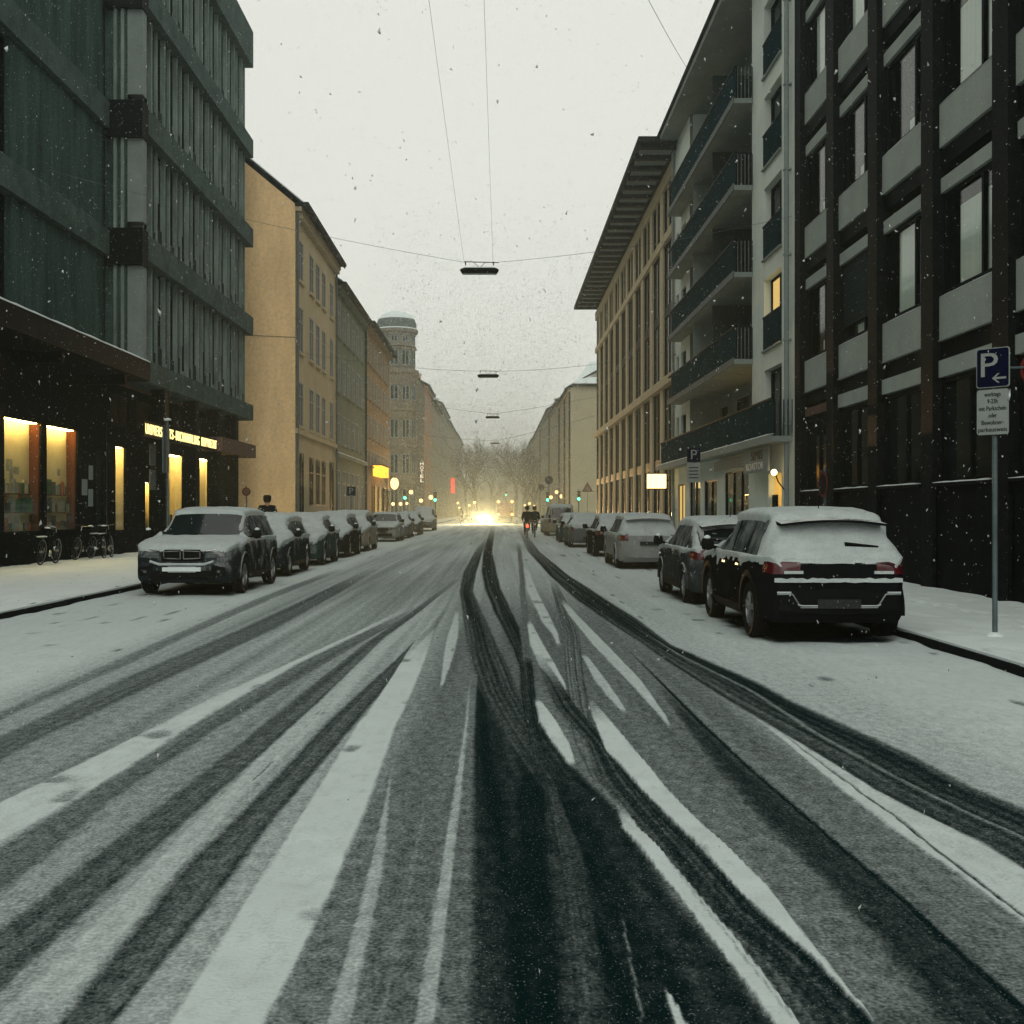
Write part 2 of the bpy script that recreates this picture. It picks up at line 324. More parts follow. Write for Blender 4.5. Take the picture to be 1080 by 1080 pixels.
# tyre tracks: (snow cover left, softness, opacity, streakiness, [(row, left, right) in the photograph]); lowest layer first
TR = [
 (.98, .25, 1, .00, [(545, 536, 900), (560, 553, 1200), (582, 570, 1300), (608, 602, 1600), (634, 643, 2000), (656, 678, 2200), (680, 708, 2400), (717, 793, 2600), (754, 868, 3000), (787, 942, 3200), (817, 998, 3400), (854, 1083, 3600), (1300, 2200, 5000)]),
 (.36, .10, .9, .10, [(640, 488, 560), (700, 470, 640), (760, 448, 720), (858, 384, 850), (950, 343, 990), (1080, 278, 1180), (1300, 160, 1500)]),
 (.45, .15, .9, .10, [(620, 545, 620), (680, 560, 690), (740, 566, 770), (800, 600, 850), (880, 660, 960), (960, 700, 1080), (1080, 800, 1250)]),
 # left lanes
 (.42, .35, .8, .12, [(600, 355, 366), (630, 275, 290), (659, 208, 225), (700, 116, 137), (751, 0, 18), (800, -110, -84)]),
 (.33, .25, .9, .12, [(600, 388, 402), (640, 305, 332), (663, 255, 291), (712, 139, 184), (777, 0, 45), (900, -260, -180)]),
 (.97, .15, 1, .03, [(640, 428, 436), (670, 370, 386), (712, 278, 308), (728, 243, 279), (800, 97, 152), (848, 0, 71), (890, -85, 0), (1000, -310, -190)]),
 (.38, .25, .9, .12, [(640, 438, 448), (700, 315, 342), (765, 203, 234), (844, 83, 118), (895, 0, 61), (1000, -190, -80)]),
 (.30, .2, .95, .14, [(605, 488, 494), (640, 441, 449), (677, 388, 403), (700, 357, 379), (751, 292, 325), (790, 245, 284), (839, 183, 227), (922, 76, 133), (983, 0, 66), (1043, -80, 0), (1150, -230, -130)]),
 (.88, .25, .8, .05, [(615, 478, 481), (640, 450, 456), (671, 408, 423), (704, 372, 391), (754, 322, 346), (850, 222, 246), (950, 123, 158), (1080, -10, 46)]),
 (.27, .2, .95, .14, [(640, 470, 474), (663, 452, 458), (690, 423, 433), (733, 375, 399), (757, 349, 379), (800, 309, 343), (862, 248, 289), (913, 193, 252), (950, 163, 224), (1080, 58, 118), (1300, -130, -70)]),
 (1.0, .08, 1, .02, [(654, 454, 459), (672, 441, 456), (690, 428, 450), (727, 404, 436), (754, 386, 424), (765, 376, 417), (858, 319, 384), (950, 259, 343), (1080, 180, 278), (1300, 40, 165)]),
 (.92, .10, .95, .02, [(644, 481, 484), (671, 472, 483), (693, 468, 478), (726, 465, 467)]),
 (.85, .25, .8, .05, [(800, 414, 416), (839, 407, 410), (904, 392, 405), (1080, 342, 366), (1300, 280, 320)]),
 (.85, .25, .85, .05, [(715, 496, 498), (765, 491, 494), (858, 475, 484), (950, 458, 472), (1080, 435, 456), (1300, 398, 425)]),
 (.60, .5, .5, .05, [(840, 450, 452), (1080, 395, 400)]),
 # the black lane in the middle
 (.07, .06, .97, .12, [(690, 506, 512), (735, 503, 545), (760, 502, 566), (784, 501, 585), (806, 501, 602), (850, 500, 650), (900, 499, 682), (950, 498, 713), (1000, 497, 760), (1080, 495, 816), (1300, 488, 985)]),
 (.02, .5, .9, .02, [(745, 548, 550), (800, 548, 566), (850, 547, 576), (950, 547, 583), (1080, 548, 590), (1300, 546, 610)]),
 (.16, .15, .9, .12, [(800, 572, 576), (850, 574, 595), (902, 578, 617), (939, 582, 621), (976, 586, 626), (1013, 589, 632), (1080, 591, 640), (1300, 600, 668)]),
 # curved double track
 (.15, .20, .95, .2, [(568, 512, 517), (582, 501, 509), (604, 489, 502), (624, 485, 499), (643, 488, 507), (665, 491, 516), (685, 494, 525), (704, 499, 535), (727, 508, 545), (754, 521, 560), (790, 541, 584), (860, 590, 636)]),
 (.10, .20, .95, .16, [(555, 518, 522), (565, 515, 521), (582, 510, 519), (602, 508, 523), (621, 512, 528), (643, 520, 538), (665, 531, 549), (685, 541, 558), (704, 548, 562), (727, 549, 564), (754, 553, 567), (840, 568, 600)]),
 (.38, .25, .9, .1, [(572, 545, 549), (608, 548, 553), (640, 549, 556), (665, 548, 558), (700, 552, 562)]),
 (.97, .10, .95, .03, [(655, 556, 560), (680, 559, 573), (702, 569, 586), (721, 586, 596), (733, 596, 598)]),
 (.97, .10, .9, .03, [(598, 552, 556), (622, 556, 566), (655, 571, 582), (668, 582, 588), (682, 588, 591)]),
 (.35, .15, .95, .2, [(612, 580, 586), (634, 585, 597), (671, 592, 611), (708, 596, 615), (745, 600, 622), (782, 607, 632), (830, 630, 655)]),
 (.12, .12, .95, .20, [(690, 562, 571), (745, 585, 608), (782, 618, 640), (819, 630, 668), (856, 659, 700), (893, 690, 738), (930, 712, 774), (960, 735, 800), (1013, 797, 860), (1080, 845, 924), (1300, 1010, 1140)]),
 (.98, .06, 1, .02, [(737, 564, 569), (761, 569, 587), (784, 584, 601), (808, 602, 608)]),
 (.95, .12, .9, .03, [(632, 590, 594), (649, 600, 609), (680, 625, 640), (717, 661, 676), (754, 695, 702), (769, 707, 709)]),
 (.92, .12, .9, .03, [(690, 612, 617), (717, 626, 638), (735, 641, 651), (752, 656, 661)]),
 (1.0, .05, 1, .02, [(738, 620, 624), (754, 624, 638), (791, 639, 669), (828, 673, 700), (865, 710, 737), (902, 747, 777), (939, 780, 813), (976, 819, 840), (1013, 861, 870), (1050, 894, 899), (1085, 928, 930)]),
 (1.0, .05, 1, .02, [(843, 649, 653), (873, 658, 675), (902, 682, 703), (939, 712, 734), (976, 739, 765), (1013, 768, 795), (1050, 795, 822), (1080, 815, 844), (1300, 965, 1010)]),
 (.98, .10, 1, .02, [(1040, 697, 700), (1080, 709, 724), (1200, 750, 790)]),
 (.65, .5, .7, 0, [(966, 653, 655), (1080, 674, 677)]),
 (.60, .5, .6, 0, [(900, 700, 702), (1000, 776, 779), (1080, 838, 841)]),
 # right lane
 (.10, .25, .9, .12, [(720, 690, 698), (758, 718, 736), (802, 750, 783), (858, 798, 847), (917, 857, 915), (984, 917, 990), (1050, 969, 1062), (1080, 995, 1097), (1300, 1180, 1340)]),
 (.02, .35, .95, 0, [(680, 656, 658), (702, 679, 681.5), (758, 734, 738), (810, 789, 793), (858, 844, 849), (906, 899, 905), (954, 954, 962), (1006, 1008, 1018), (1065, 1074, 1088), (1300, 1330, 1360)]),
 (.96, .08, .95, .04, [(748, 783, 787), (770, 813, 822), (791, 839, 856), (832, 887, 922), (873, 939, 1000), (910, 995, 1072), (950, 1050, 1132), (973, 1080, 1172), (1200, 1390, 1560)]),
 (.15, .4, .9, 0, [(770, 820, 821.5), (821, 886, 888), (858, 938, 941), (902, 994, 997), (943, 1048, 1052), (965, 1078, 1082), (1200, 1395, 1402)]),
 (.14, .12, .95, .2, [(549, 539, 544), (560, 547, 553), (582, 557, 569), (608, 581, 601), (634, 610, 642), (656, 643, 677), (680, 680, 707), (687, 689, 724), (721, 740, 801), (739, 769, 833), (754, 795, 866), (795, 865, 957), (832, 923, 1026), (861, 978, 1098), (887, 1034, 1160), (917, 1082, 1235), (1200, 1600, 1950)]),
 (.55, .5, .8, 0, [(660, 667, 669), (691, 716, 719), (728, 789, 794), (776, 862, 868), (817, 936, 942), (854, 1010, 1016), (884, 1076, 1083), (1000, 1300, 1310)]),
]

def smooth01(x): x = np.clip(x, 0, 1); return x * x * (3 - 2 * x)

BARE_SHADE = [(3.3, 4.9, 13.95, 17.9), (3.3, 4.9, 19.6, 23.0), (3.4, 4.95, 31.6, 35.4), (3.4, 4.95, 40, 43.2), (3.2, 4.8, 50, 53.6), (3.2, 4.8, 58, 61), (3.2, 4.9, 72, 75.8)] + \
       [(-6.75, -5.1, a, a + 3.5) for a in (21.75, 28, 33.5, 39.3, 45, 59.4, 67, 74.5, 90.5)]
def cover(X, Y):
    """how much snow is left on the carriageway at each ground point (0 wet asphalt .. 1 snow)"""
    wob = (vnoise(X * 2, Y * .5, 3) - .5) * .02 + (vnoise(X * 20, Y * 12, 4) - .5) * .006
    Xw = X + wob
    py_ = VPY + FPX * CAM_H / Y; px = VPX + Xw * FPX / Y
    c = .66 + .16 * smooth01((Y - 14) / 40) + (vnoise(X * 1.7, Y * .12, 5) - .5) * .22 + (vnoise(X * 6, Y * .10, 8) - .5) * .16 + (vnoise(X * 19, Y * .06, 18) - .5) * .12
    edge = smooth01((-3.7 - X) / 1.0)
    c = c * (1 - edge) + .97 * edge
    for i, (v, soft, op, st, rows) in enumerate(TR):
        r = np.array(rows, float)
        xl = np.interp(py_, r[:, 0], r[:, 1]); xr = np.interp(py_, r[:, 0], r[:, 2])
        w = np.maximum(xr - xl, .5); u = (px - xl) / w
        s = np.maximum(2.0, soft * w)
        a = smooth01((np.minimum(px - xl, xr - px) + s * .5) / s)
        span = r[-1, 0] - r[0, 0]
        a = a * smooth01((py_ - r[0, 0]) / (.10 * span) + .2 * (py_ >= r[0, 0])) * smooth01((r[-1, 0] - py_) / ((.3 if i in (18, 19) else .06) * span))
        a = a * op
        vv = v
        if st:
            if st >= .16: vv = v = v + .06 * np.sign(np.sin(u * 38 + 2 * np.sin(Y * .7))) * (np.sin(Y * 60 + u * 9) > -.6)      # tread lines
            vv = v + st * (vnoise(u * 7 + i * 13, Y * .10 + i, 20) - .5) * 1.4 + st * (vnoise(u * 17 + i * 5, Y * .25, 21) - .5)
        c = c * (1 - a) + np.clip(vv, 0, 1) * a
    c = c - .4 * smooth01((vnoise(X * 4.1, Y * 2.2, 61) - .86) * 9) * (c > .85)      # scuffs and clods in the untouched snow
    for (a0, a1, b0, b1) in BARE_SHADE:      # snow-free ground under parked cars; its dark colour also paints their shadow
        dd = np.minimum(np.minimum(X - a0, a1 - X), np.minimum(Y - b0, b1 - Y)) + (vnoise(X * 4, Y * 4, 51) - .5) * .25
        c = c * (1 - .93 * smooth01(dd / .35 + .35))
    return np.clip(c + (vnoise(X * 25, Y * 9, 9) - .5) * .08, 0, 1)

def grid_mesh(name, xs, ys, zf):
    Xg, Yg = np.meshgrid(xs, ys); nx, ny = len(xs), len(ys)
    Z, c = zf(Xg, Yg)
    co = np.stack([Xg, Yg, Z], -1).reshape(-1, 3)
    idx = np.arange(nx * ny).reshape(ny, nx)
    q = np.stack([idx[:-1, :-1], idx[:-1, 1:], idx[1:, 1:], idx[1:, :-1]], -1).reshape(-1, 4)
    me = bpy.data.meshes.new(name); me.vertices.add(len(co)); me.vertices.foreach_set('co', co.astype(np.float32).ravel())
    me.loops.add(q.size); me.loops.foreach_set('vertex_index', q.ravel().astype(np.int32))
    me.polygons.add(len(q)); me.polygons.foreach_set('loop_start', np.arange(0, q.size, 4, dtype=np.int32))
    me.polygons.foreach_set('use_smooth', np.ones(len(q), dtype=bool))
    me.update(calc_edges=True); me.validate()
    if c is not None:
        at = me.attributes.new('cover', 'FLOAT', 'POINT'); at.data.foreach_set('value', c.astype(np.float32).ravel())
    return me

def road_material():
    m = bpy.data.materials.new('snowy_asphalt'); m.use_nodes = True; MATS['snowy_asphalt'] = m
    t = m.node_tree; b = t.nodes['Principled BSDF']; L = t.links.new
    at = t.nodes.new('ShaderNodeAttribute'); at.attribute_name = 'cover'
    g = t.nodes.new('ShaderNodeNewGeometry')
    def nz(scale, det, sc=None):
        n = t.nodes.new('ShaderNodeTexNoise'); n.inputs['Scale'].default_value = scale; n.inputs['Detail'].default_value = det
        if sc:
            mp = t.nodes.new('ShaderNodeMapping'); mp.inputs['Scale'].default_value = sc; L(g.outputs['Position'], mp.inputs[0]); L(mp.outputs[0], n.inputs['Vector'])
        else: L(g.outputs['Position'], n.inputs['Vector'])
        return n.outputs['Fac']
    def ma(op, a, bb):
        k = t.nodes.new('ShaderNodeMath'); k.operation = op
        for i, q in enumerate((a, bb)):
            if isinstance(q, (int, float)): k.inputs[i].default_value = q
            else: L(q, k.inputs[i])
        return k.outputs[0]
    n1 = ma('SUBTRACT', nz(55, 3), .5); n2 = ma('SUBTRACT', nz(17, 4, (1, .6, 1)), .5)
    mid = ma('MULTIPLY', ma('MULTIPLY', at.outputs['Fac'], ma('SUBTRACT', 1.06, at.outputs['Fac'])), 4.0)
    j = ma('MULTIPLY', ma('ADD', ma('MULTIPLY', n1, .8), ma('MULTIPLY', n2, .5)), mid)
    f = ma('ADD', at.outputs['Fac'], j)
    cl = t.nodes.new('ShaderNodeClamp'); L(f, cl.inputs[0])
    sp = ma('MULTIPLY', ma('MAXIMUM', ma('SUBTRACT', nz(120, 2, (1, .55, 1)), .62), 0.0), 2.2)      # loose crumbs of snow on the wet asphalt
    f2 = ma('MINIMUM', ma('ADD', ma('POWER', cl.outputs[0], 1.72), sp), 1.0)
    mxx = t.nodes.new('ShaderNodeMix'); mxx.data_type = 'RGBA'
    mxx.inputs[6].default_value = (0.0025, 0.0105, 0.0105, 1); mxx.inputs[7].default_value = (0.50, 0.57, 0.565, 1)
    L(f2, mxx.inputs[0]); L(mxx.outputs[2], b.inputs['Base Color'])
    rr = t.nodes.new('ShaderNodeMapRange'); rr.inputs[3].default_value = .55; rr.inputs[4].default_value = .8; L(f2, rr.inputs[0]); L(rr.outputs[0], b.inputs['Roughness'])
    b.inputs['Specular IOR Level'].default_value = .0
    bp = t.nodes.new('ShaderNodeBump'); bp.inputs['Strength'].default_value = .5; bp.inputs['Distance'].default_value = .012
    L(ma('ADD', f2, ma('MULTIPLY', n1, .6)), bp.inputs['Height']); L(bp.outputs[0], b.inputs['Normal'])
road_material()

g = MB(); g.add([(-150, -30, -.06), (150, -30, -.06), (150, 560, -.06), (-150, 560, -.06)], [(0, 1, 2, 3)])
tag(g.build('ground', 'snow'), kind='structure')

rows = np.arange(1330, 545.6, -1.55)
ys = FPX * CAM_H / (rows - VPY); ys = np.concatenate([[-12, -6, -2, 0.5], ys, [300, 360, 450, 558]])
xs = np.concatenate([np.linspace(KL + .003, -1.9, 230, endpoint=False), np.linspace(-1.9, 2.9, 470, endpoint=False), np.linspace(2.9, KR - .003, 90)])
def road_z(X, Y):
    Yc = np.maximum(Y, 2.46); c = cover(X, Yc)
    z = (c - .5) * .014 + (vnoise(X * 9, Y * 9, 31) - .5) * .004 * c + ((vnoise(X * 2.2, Y * 2.2, 32) - .5) * .022 + (vnoise(X * 7, Y * 6, 33) - .5) * .012) * smooth01((c - .8) * 6)
    # drifted snow along both kerbs
    z = z + .03 * np.exp(-((X - KR) / .25) ** 2) + .03 * np.exp(-((X - KL) / .25) ** 2)
    return z, c
tag(obj('road', grid_mesh('road', xs, ys, road_z), 'snowy_asphalt'), kind='structure')

FEET = []
for (xa, ya, xb, yb) in ((6.7, 7, 7.3, 27), (7.6, 27, 6.4, 8), (-9.6, 12, -10.2, 34), (-11.6, 33, -9.0, 15), (-8.4, 14, -8.6, 30)):
    nst = int(abs(yb - ya) / .68)
    for q in range(nst):
        t = q / nst; FEET.append((xa + (xb - xa) * t + (.11 if q % 2 else -.11) + random.uniform(-.04, .04), ya + (yb - ya) * t + random.uniform(-.06, .06)))
def walk_z(X, Y):
    z, c = walk_z0(X, Y)
    for fx, fy in FEET: z = z - .04 * np.exp(-(((X - fx) / .06) ** 4 + ((Y - fy) / .15) ** 4))
    return z, c
def walk_z0(X, Y):
    z = KH + .03 + (vnoise(X * 1.6, Y * 1.6, 41) - .5) * .03 + (vnoise(X * 4, Y * 3, 42) - .5) * .03 - .03 * smooth01((vnoise(X * 3.2, Y * 1.7, 43) - .75) * 6)
    return z, None
wy = np.concatenate([np.arange(-12, 8, 1.0), np.arange(8, 33, .06), np.arange(33, 45, .15), np.arange(45, 110, .8), np.arange(110, 560, 6)])
tag(obj('pavement_right', grid_mesh('pavement_right', np.concatenate([np.linspace(KR + .13, 8.4, 80), np.linspace(8.8, 30, 30)]), wy, walk_z), 'snow'), kind='structure')
tag(obj('pavement_left', grid_mesh('pavement_left', np.concatenate([np.linspace(-36, -13, 25), np.linspace(-12.9, KL - .13, 110)]), wy, walk_z), 'snow'), kind='structure')
for nm, x0, x1 in (('kerb_right', KR, KR + .135), ('kerb_left', KL - .135, KL)):
    k = MB(); y = -12.0
    while y < 556:
        d = 1.0 if y < 60 else 12.0
        k.box(x0, x1, y, min(y + d - .012, 556), -.05, KH + random.uniform(-.004, .004)); y += d
    tag(k.build(nm, 'kerb_stone'), kind='structure')
    # thin snow lying on the kerb's top
    inner = .03
    s = MB(); xa, xb = (x0 + inner, x1 + .02) if nm == 'kerb_right' else (x0 - .02, x1 - inner)
    s.box(xa, xb, -12, 556, KH - .02, KH + .028); tag(s.build('kerb_snow', 'snow'), kind='structure')
# ---------------------------------------------------------------- facade tools
class Fac:
    """a facade plane: u runs along it, v up, n out of the wall. L faces +X, R faces -X, G faces the camera (-Y)"""
    def __init__(s, side, at): s.s = side; s.a = at
    def P(s, u, v, n):
        if s.s == 'L': return (s.a + n, u, v)
        if s.s == 'R': return (s.a - n, u, v)
        return (u, s.a - n, v)
    def box(s, mb, u0, u1, v0, v1, n0, n1):
        a = s.P(u0, v0, n0); b = s.P(u1, v1, n1)
        return mb.box(a[0], b[0], a[1], b[1], a[2], b[2])
    def part(s, name, mat, root, *b, **k):
        m = MB(); s.box(m, *b); return m.build(name, mat, root, **k)
    def wall(s, u0, u1, v0, v1, ops, depth=.25, mb=None):
        mb = mb or MB()
        us = sorted({u0, u1, *[o[0] for o in ops], *[o[1] for o in ops]}); vs = sorted({v0, v1, *[o[2] for o in ops], *[o[3] for o in ops]})
        for a, b in zip(us, us[1:]):
            for c, d in zip(vs, vs[1:]):
                um, vm = (a + b) / 2, (c + d) / 2
                if any(o[0] < um < o[1] and o[2] < vm < o[3] for o in ops): continue
                mb.add([s.P(a, c, 0), s.P(b, c, 0), s.P(b, d, 0), s.P(a, d, 0)], [(0, 1, 2, 3)])
        for a, b, c, d in ops:
            q = [(a, c), (b, c), (b, d), (a, d)]
            for i in range(4):
                p0, p1 = q[i], q[(i + 1) % 4]
                mb.add([s.P(*p0, 0), s.P(*p1, 0), s.P(*p1, -depth), s.P(*p0, -depth)], [(0, 1, 2, 3)])
        return mb

WC = {}
def window(F, root, u0, u1, v0, v1, depth=.22, style='two', fm='frame_pale', gm='glass_dark', name='window', t=.06, extra=None):
    """a window part set into an opening: its frame is the part, each pane a sub-part; meshes are shared by size"""
    w, h = round(u1 - u0, 3), round(v1 - v0, 3)
    key = (F.s, w, h, style, fm, gm, t)
    if key not in WC:
        f = Fac(F.s, 0); fr = MB(); cu = {'two': [0], 'three': [-w / 6, w / 6], 'one': [], 'third': [-w * .16]}.get(style, [0] if style == 'cross' else [])
        hw = w / 2
        f.box(fr, -hw, -hw + t, 0, h, -.03, .05); f.box(fr, hw - t, hw, 0, h, -.03, .05)
        f.box(fr, -hw + t, hw - t, 0, t, -.03, .05); f.box(fr, -hw + t, hw - t, h - t, h, -.03, .05)
        for c in cu: f.box(fr, c - t / 2, c + t / 2, t, h - t, -.03, .045)
        vs = [t, h - t]
        if style == 'cross':
            tv = h * .68; f.box(fr, -hw + t, hw - t, tv - t / 2, tv + t / 2, -.028, .04); vs = [t, tv - t / 2, tv + t / 2, h - t]
        edges = [-hw + t] + [e for c in cu for e in (c - t / 2, c + t / 2)] + [hw - t]
        panes = []
        for i in range(0, len(edges), 2):
            for j in range(0, len(vs), 2):
                m = MB(); f.box(m, edges[i], edges[i + 1], vs[j], vs[j + 1], -.012, .0)
                panes.append(new_mesh('pane', m.v, m.f))
        WC[key] = (new_mesh(name, fr.v, fr.f), panes)
    fme, panes = WC[key]
    loc = Vector(F.P((u0 + u1) / 2, v0, -depth + .06)) - Vector(root.location)
    o = obj(name, fme, fm, root, loc)
    for p in panes: obj('pane', p, gm, o)
    return o

def pale(base, name, mat, parent): return obj(name, base, mat, parent)

def ledge_snow(F, root, u0, u1, v, n0, n1, th=.05, name='snow_cap'):
    """lumpy snow lying on a ledge"""
    m = MB(); k = max(2, int((u1 - u0) / .35)); pts = []
    for i in range(k + 1):
        u = u0 + (u1 - u0) * i / k; h = th * random.uniform(.7, 1.15) * (0.6 if i in (0, k) else 1)
        pts.append((F.P(u, v + .002, n0), F.P(u, v + h, n0), F.P(u, v + h * .95, (n0 + n1) / 2), F.P(u, v + h * .55, n1), F.P(u, v + .002, n1 + .004)))
    vs = [p for r in pts for p in r]; fs = []
    for i in range(k):
        for j in range(4): fs.append((i * 5 + j, i * 5 + j + 1, i * 5 + j + 6, i * 5 + j + 5))
    m.add(vs, fs + [(0, 1, 2, 3, 4), tuple(range(k * 5, k * 5 + 5))])
    return m.build(name, 'snow', root, smooth=True)

def downpipe(F, root, u, v0, v1, n=.12, r=.06, mat='pipe'):
    m = MB(); m.tube([F.P(u, v1, n - .1), F.P(u, v1 - .25, n), F.P(u, v0, n)], r, 8)
    o = m.build('downpipe', mat, root, smooth=True, sharp=50)
    v = v0 + 1.5
    while v < v1 - 1:
        F.part('pipe_clamp', mat, o, u - .08, u + .08, v, v + .05, 0, n + .075); v += 2.4
    return o

# ---------------------------------------------------------------- left: concrete office block with the bookshop
SL = -12.8
off = thing('concrete_office_building', 'dark concrete office block with ribbed window bands, lit bookshop windows at street level', 'building', (-13, 37.5, KH))
FL = Fac('L', SL); FW = Fac('L', -12.0); FS = Fac('L', -12.9)
m = MB(); m.box(-34, -13.15, 12, 37.3, 6.0, 24.0); m.box(-34, -13.0, 37.3, 54.0, 5.95, 24.0); m.box(-34, -15.5, 12, 54.0, KH, 5.95)
m.build('core', 'concrete', off)
BANDS = [(22.7, 24.4), (18.4, 19.25), (14.15, 15.0), (9.95, 10.8)]
for i, (a, b) in enumerate(BANDS):
    FL.part('concrete_band', 'concrete_band', off, 12, 37.25, a, b, -.3, .12)
    m = MB(); m.box(-12.6, -11.6, 37.95, 54.2, a, b); m.build('floor_slab', 'concrete_band', off)
    m = MB(); m.box(-12.85, -11.62, 37.3, 37.93, a - .25, b + .1); m.build('band_end_shade', 'black_metal', off)  # black block puts the shade at the band's end into its colour
    if i: ledge_snow(FL, off, 12, 37.2, b, -.2, .1, .03)
# left section: storey-high concrete panels between the bands, dark slot by the picture's edge
lv = [(6.62, 9.95), (10.8, 14.15), (15.0, 18.4), (19.25, 22.7)]
for a, b in lv:
    y = 30.05
    for w in (2.05, 2.35, 2.7):
        FL.part('wall_panel', 'concrete', off, y, y + w - .03, a + .01, b - .01, -.28, -.06 + random.uniform(-.015, .015)); y += w
    for y0 in (15, 20, 25):
        FL.part('wall_panel', 'concrete', off, y0, y0 + 4.2, a + .01, b - .01, -.28, -.06)
    window(FL, off, 29.25, 30.0, a + .02, b - .02, .3, 'one', 'frame_dark')
    # pale corner pillar of the projecting wing, with dark slots beside it
    m = MB(); m.box(-12.18, -11.68, 37.52, 37.95, a + (.35 if a > 7 else 0), b - .25); m.build('corner_pillar', 'concrete_light', off)
    m = MB(); m.box(-12.95, -12.2, 37.6, 37.9, a, b); m.build('wing_end_wall', 'concrete', off)
    for x in (-12.62, -12.38):
        m = MB(); m.box(x, x + .1, 37.45, 37.595, a, b - .25); m.build('corner_rib', 'concrete_fin', off)
    # ribbed window band of the wing: a concrete fin at every window joint
    y = 38.35; k = 0
    while y < 54.0:
        m = MB(); dn = .16 if k % 2 else .10
        FW.box(m, y - .06, y + .06, a, b, -.3, dn * .9); m.build('fin', 'concrete_fin', off)
        if y + .75 < 54.1:
            sh = .30 + .22 * ((k * 7) % 3)
            FW.part('spandrel', 'blind' if k % 3 else 'concrete_fin', off, y + .075, y + .695, a + .002, a + sh, -.2, .05)
            window(FW, off, y + .07, y + .70, a + sh + .005, b - .01, .12, 'one', 'frame_dark', t=.04)
            if (k * 5 + int(a)) % 4 == 0:
                FW.part('roller_blind', 'concrete_fin', off, y + .12, y + .66, a + sh + 1.0, b - .1, -.052, -.04)
        y += .77; k += 1
# deep dark canopy over the shops of the left section, snow along its edge
m = MB(); m.box(-13.1, -11.45, 12, 37.6, 5.9, 6.5); m.build('canopy', 'black_metal', off)
FC = Fac('L', -11.45); ledge_snow(FC, off, 12, 37.6, 6.5, -.5, .02, .09)
for y in (20.2, 25.4, 30.6, 35.8):
    m = MB(); m.box(-13.0, -11.7, y, y + .18, 5.6, 5.898); m.build('canopy_rib', 'black_metal', off)
m = MB(); m.box(-12.6, -11.6, 37.95, 54.2, 5.9, 6.62); m.build('floor_slab', 'concrete_band', off)
m = MB(); m.box(-15.4, -12.61, 37.62, 54.1, 5.9, 6.0); m.build('shop_soffit', 'fascia_brown', off)
# shop front of the left section
lit = [(29.8, 32.4, 1.0, 4.14), (32.62, 35.2, 1.0, 4.13), (26.0, 28.6, 1.0, 4.14)]
ops = [*lit, (36.6, 37.4, .4, 3.6)]
FS.wall(12, 37.6, KH, 5.9, ops, .12).build('shop_wall', 'black_stone', off)
def display(F, root, u0, u1, v0, v1, depth=.42, warm='shop_light', rust=True, shelves=3, pane_style='one', fd=.1):
    """a lit display window: niche with ceiling lamp, back wall, shelves of books, and its pane"""
    w = window(F, root, u0, u1, v0, v1, fd + .04, pane_style, 'frame_dark', 'clear_glass', 'shop_window', t=.05)
    b = MB()
    for q in ([(u0, v0), (u1, v0), (u1, v1), (u0, v1)],):
        b.add([F.P(a, c, -depth) for a, c in q], [(0, 1, 2, 3)])
    F.box(b, u0, u1, v0 - .06, v0 - .005, -depth, -fd - .02); F.box(b, u0, u1, v1 + .005, v1 + .06, -depth, -fd - .02)
    b.build('display_niche', 'interior_cream', root)
    s = MB(); F.box(s, u0 - .06, u0 - .005, v0, v1, -depth, -fd - .02); F.box(s, u1 + .005, u1 + .06, v0, v1, -depth, -fd - .02)
    s.build('niche_side', 'interior_rust' if rust else 'interior_cream', root)
    F.part('ceiling_lamp', warm, root, u0 + .1, u1 - .1, v1 - .06, v1 - .015, -depth + .05, -fd - .06)
    for k in range(shelves):
        sv = v0 + .02 + k * .52
        sh = F.part('shelf', 'wood', root, u0 + .06, u1 - .06, sv, sv + .03, -depth + .005, -fd - .05 + k * -.05)
        u = u0 + .1
        while u < u1 - .2:
            ww = random.uniform(.06, .3); hh = random.uniform(.18, .42)
            F.part('book', 'book_%d' % random.randrange(6), sh, u, min(u + ww, u1 - .08), sv + .032, sv + .032 + hh, -depth + random.uniform(.02, .06), -depth + random.uniform(.08, .16))
            u += ww + random.uniform(.01, .1)
    if shelves > 2:
        for k in range(9):
            pu, pv = random.uniform(u0 + .1, u1 - .6), random.uniform(v0 + .5, v0 + 1.75)
            F.part('poster', 'book_%d' % random.choice([0, 0, 1, 2, 3, 5]), root, pu, pu + random.uniform(.18, .5), pv, pv + random.uniform(.15, .4), -depth + .004 + k * .004, -depth + .007 + k * .004)
for a in lit: display(FS, off, *a)
window(FS, off, 36.6, 37.4, .4, 3.6, .1, 'one', 'frame_dark', name='shop_door')
for (u, v, w, h) in ((35.35, 2.1, .45, .5), (35.95, 2.6, .35, .45), (35.9, 1.75, .4, .55)):
    FS.part('notice', 'concrete_light', off, u, u + w, v, v + h, .002, .02)
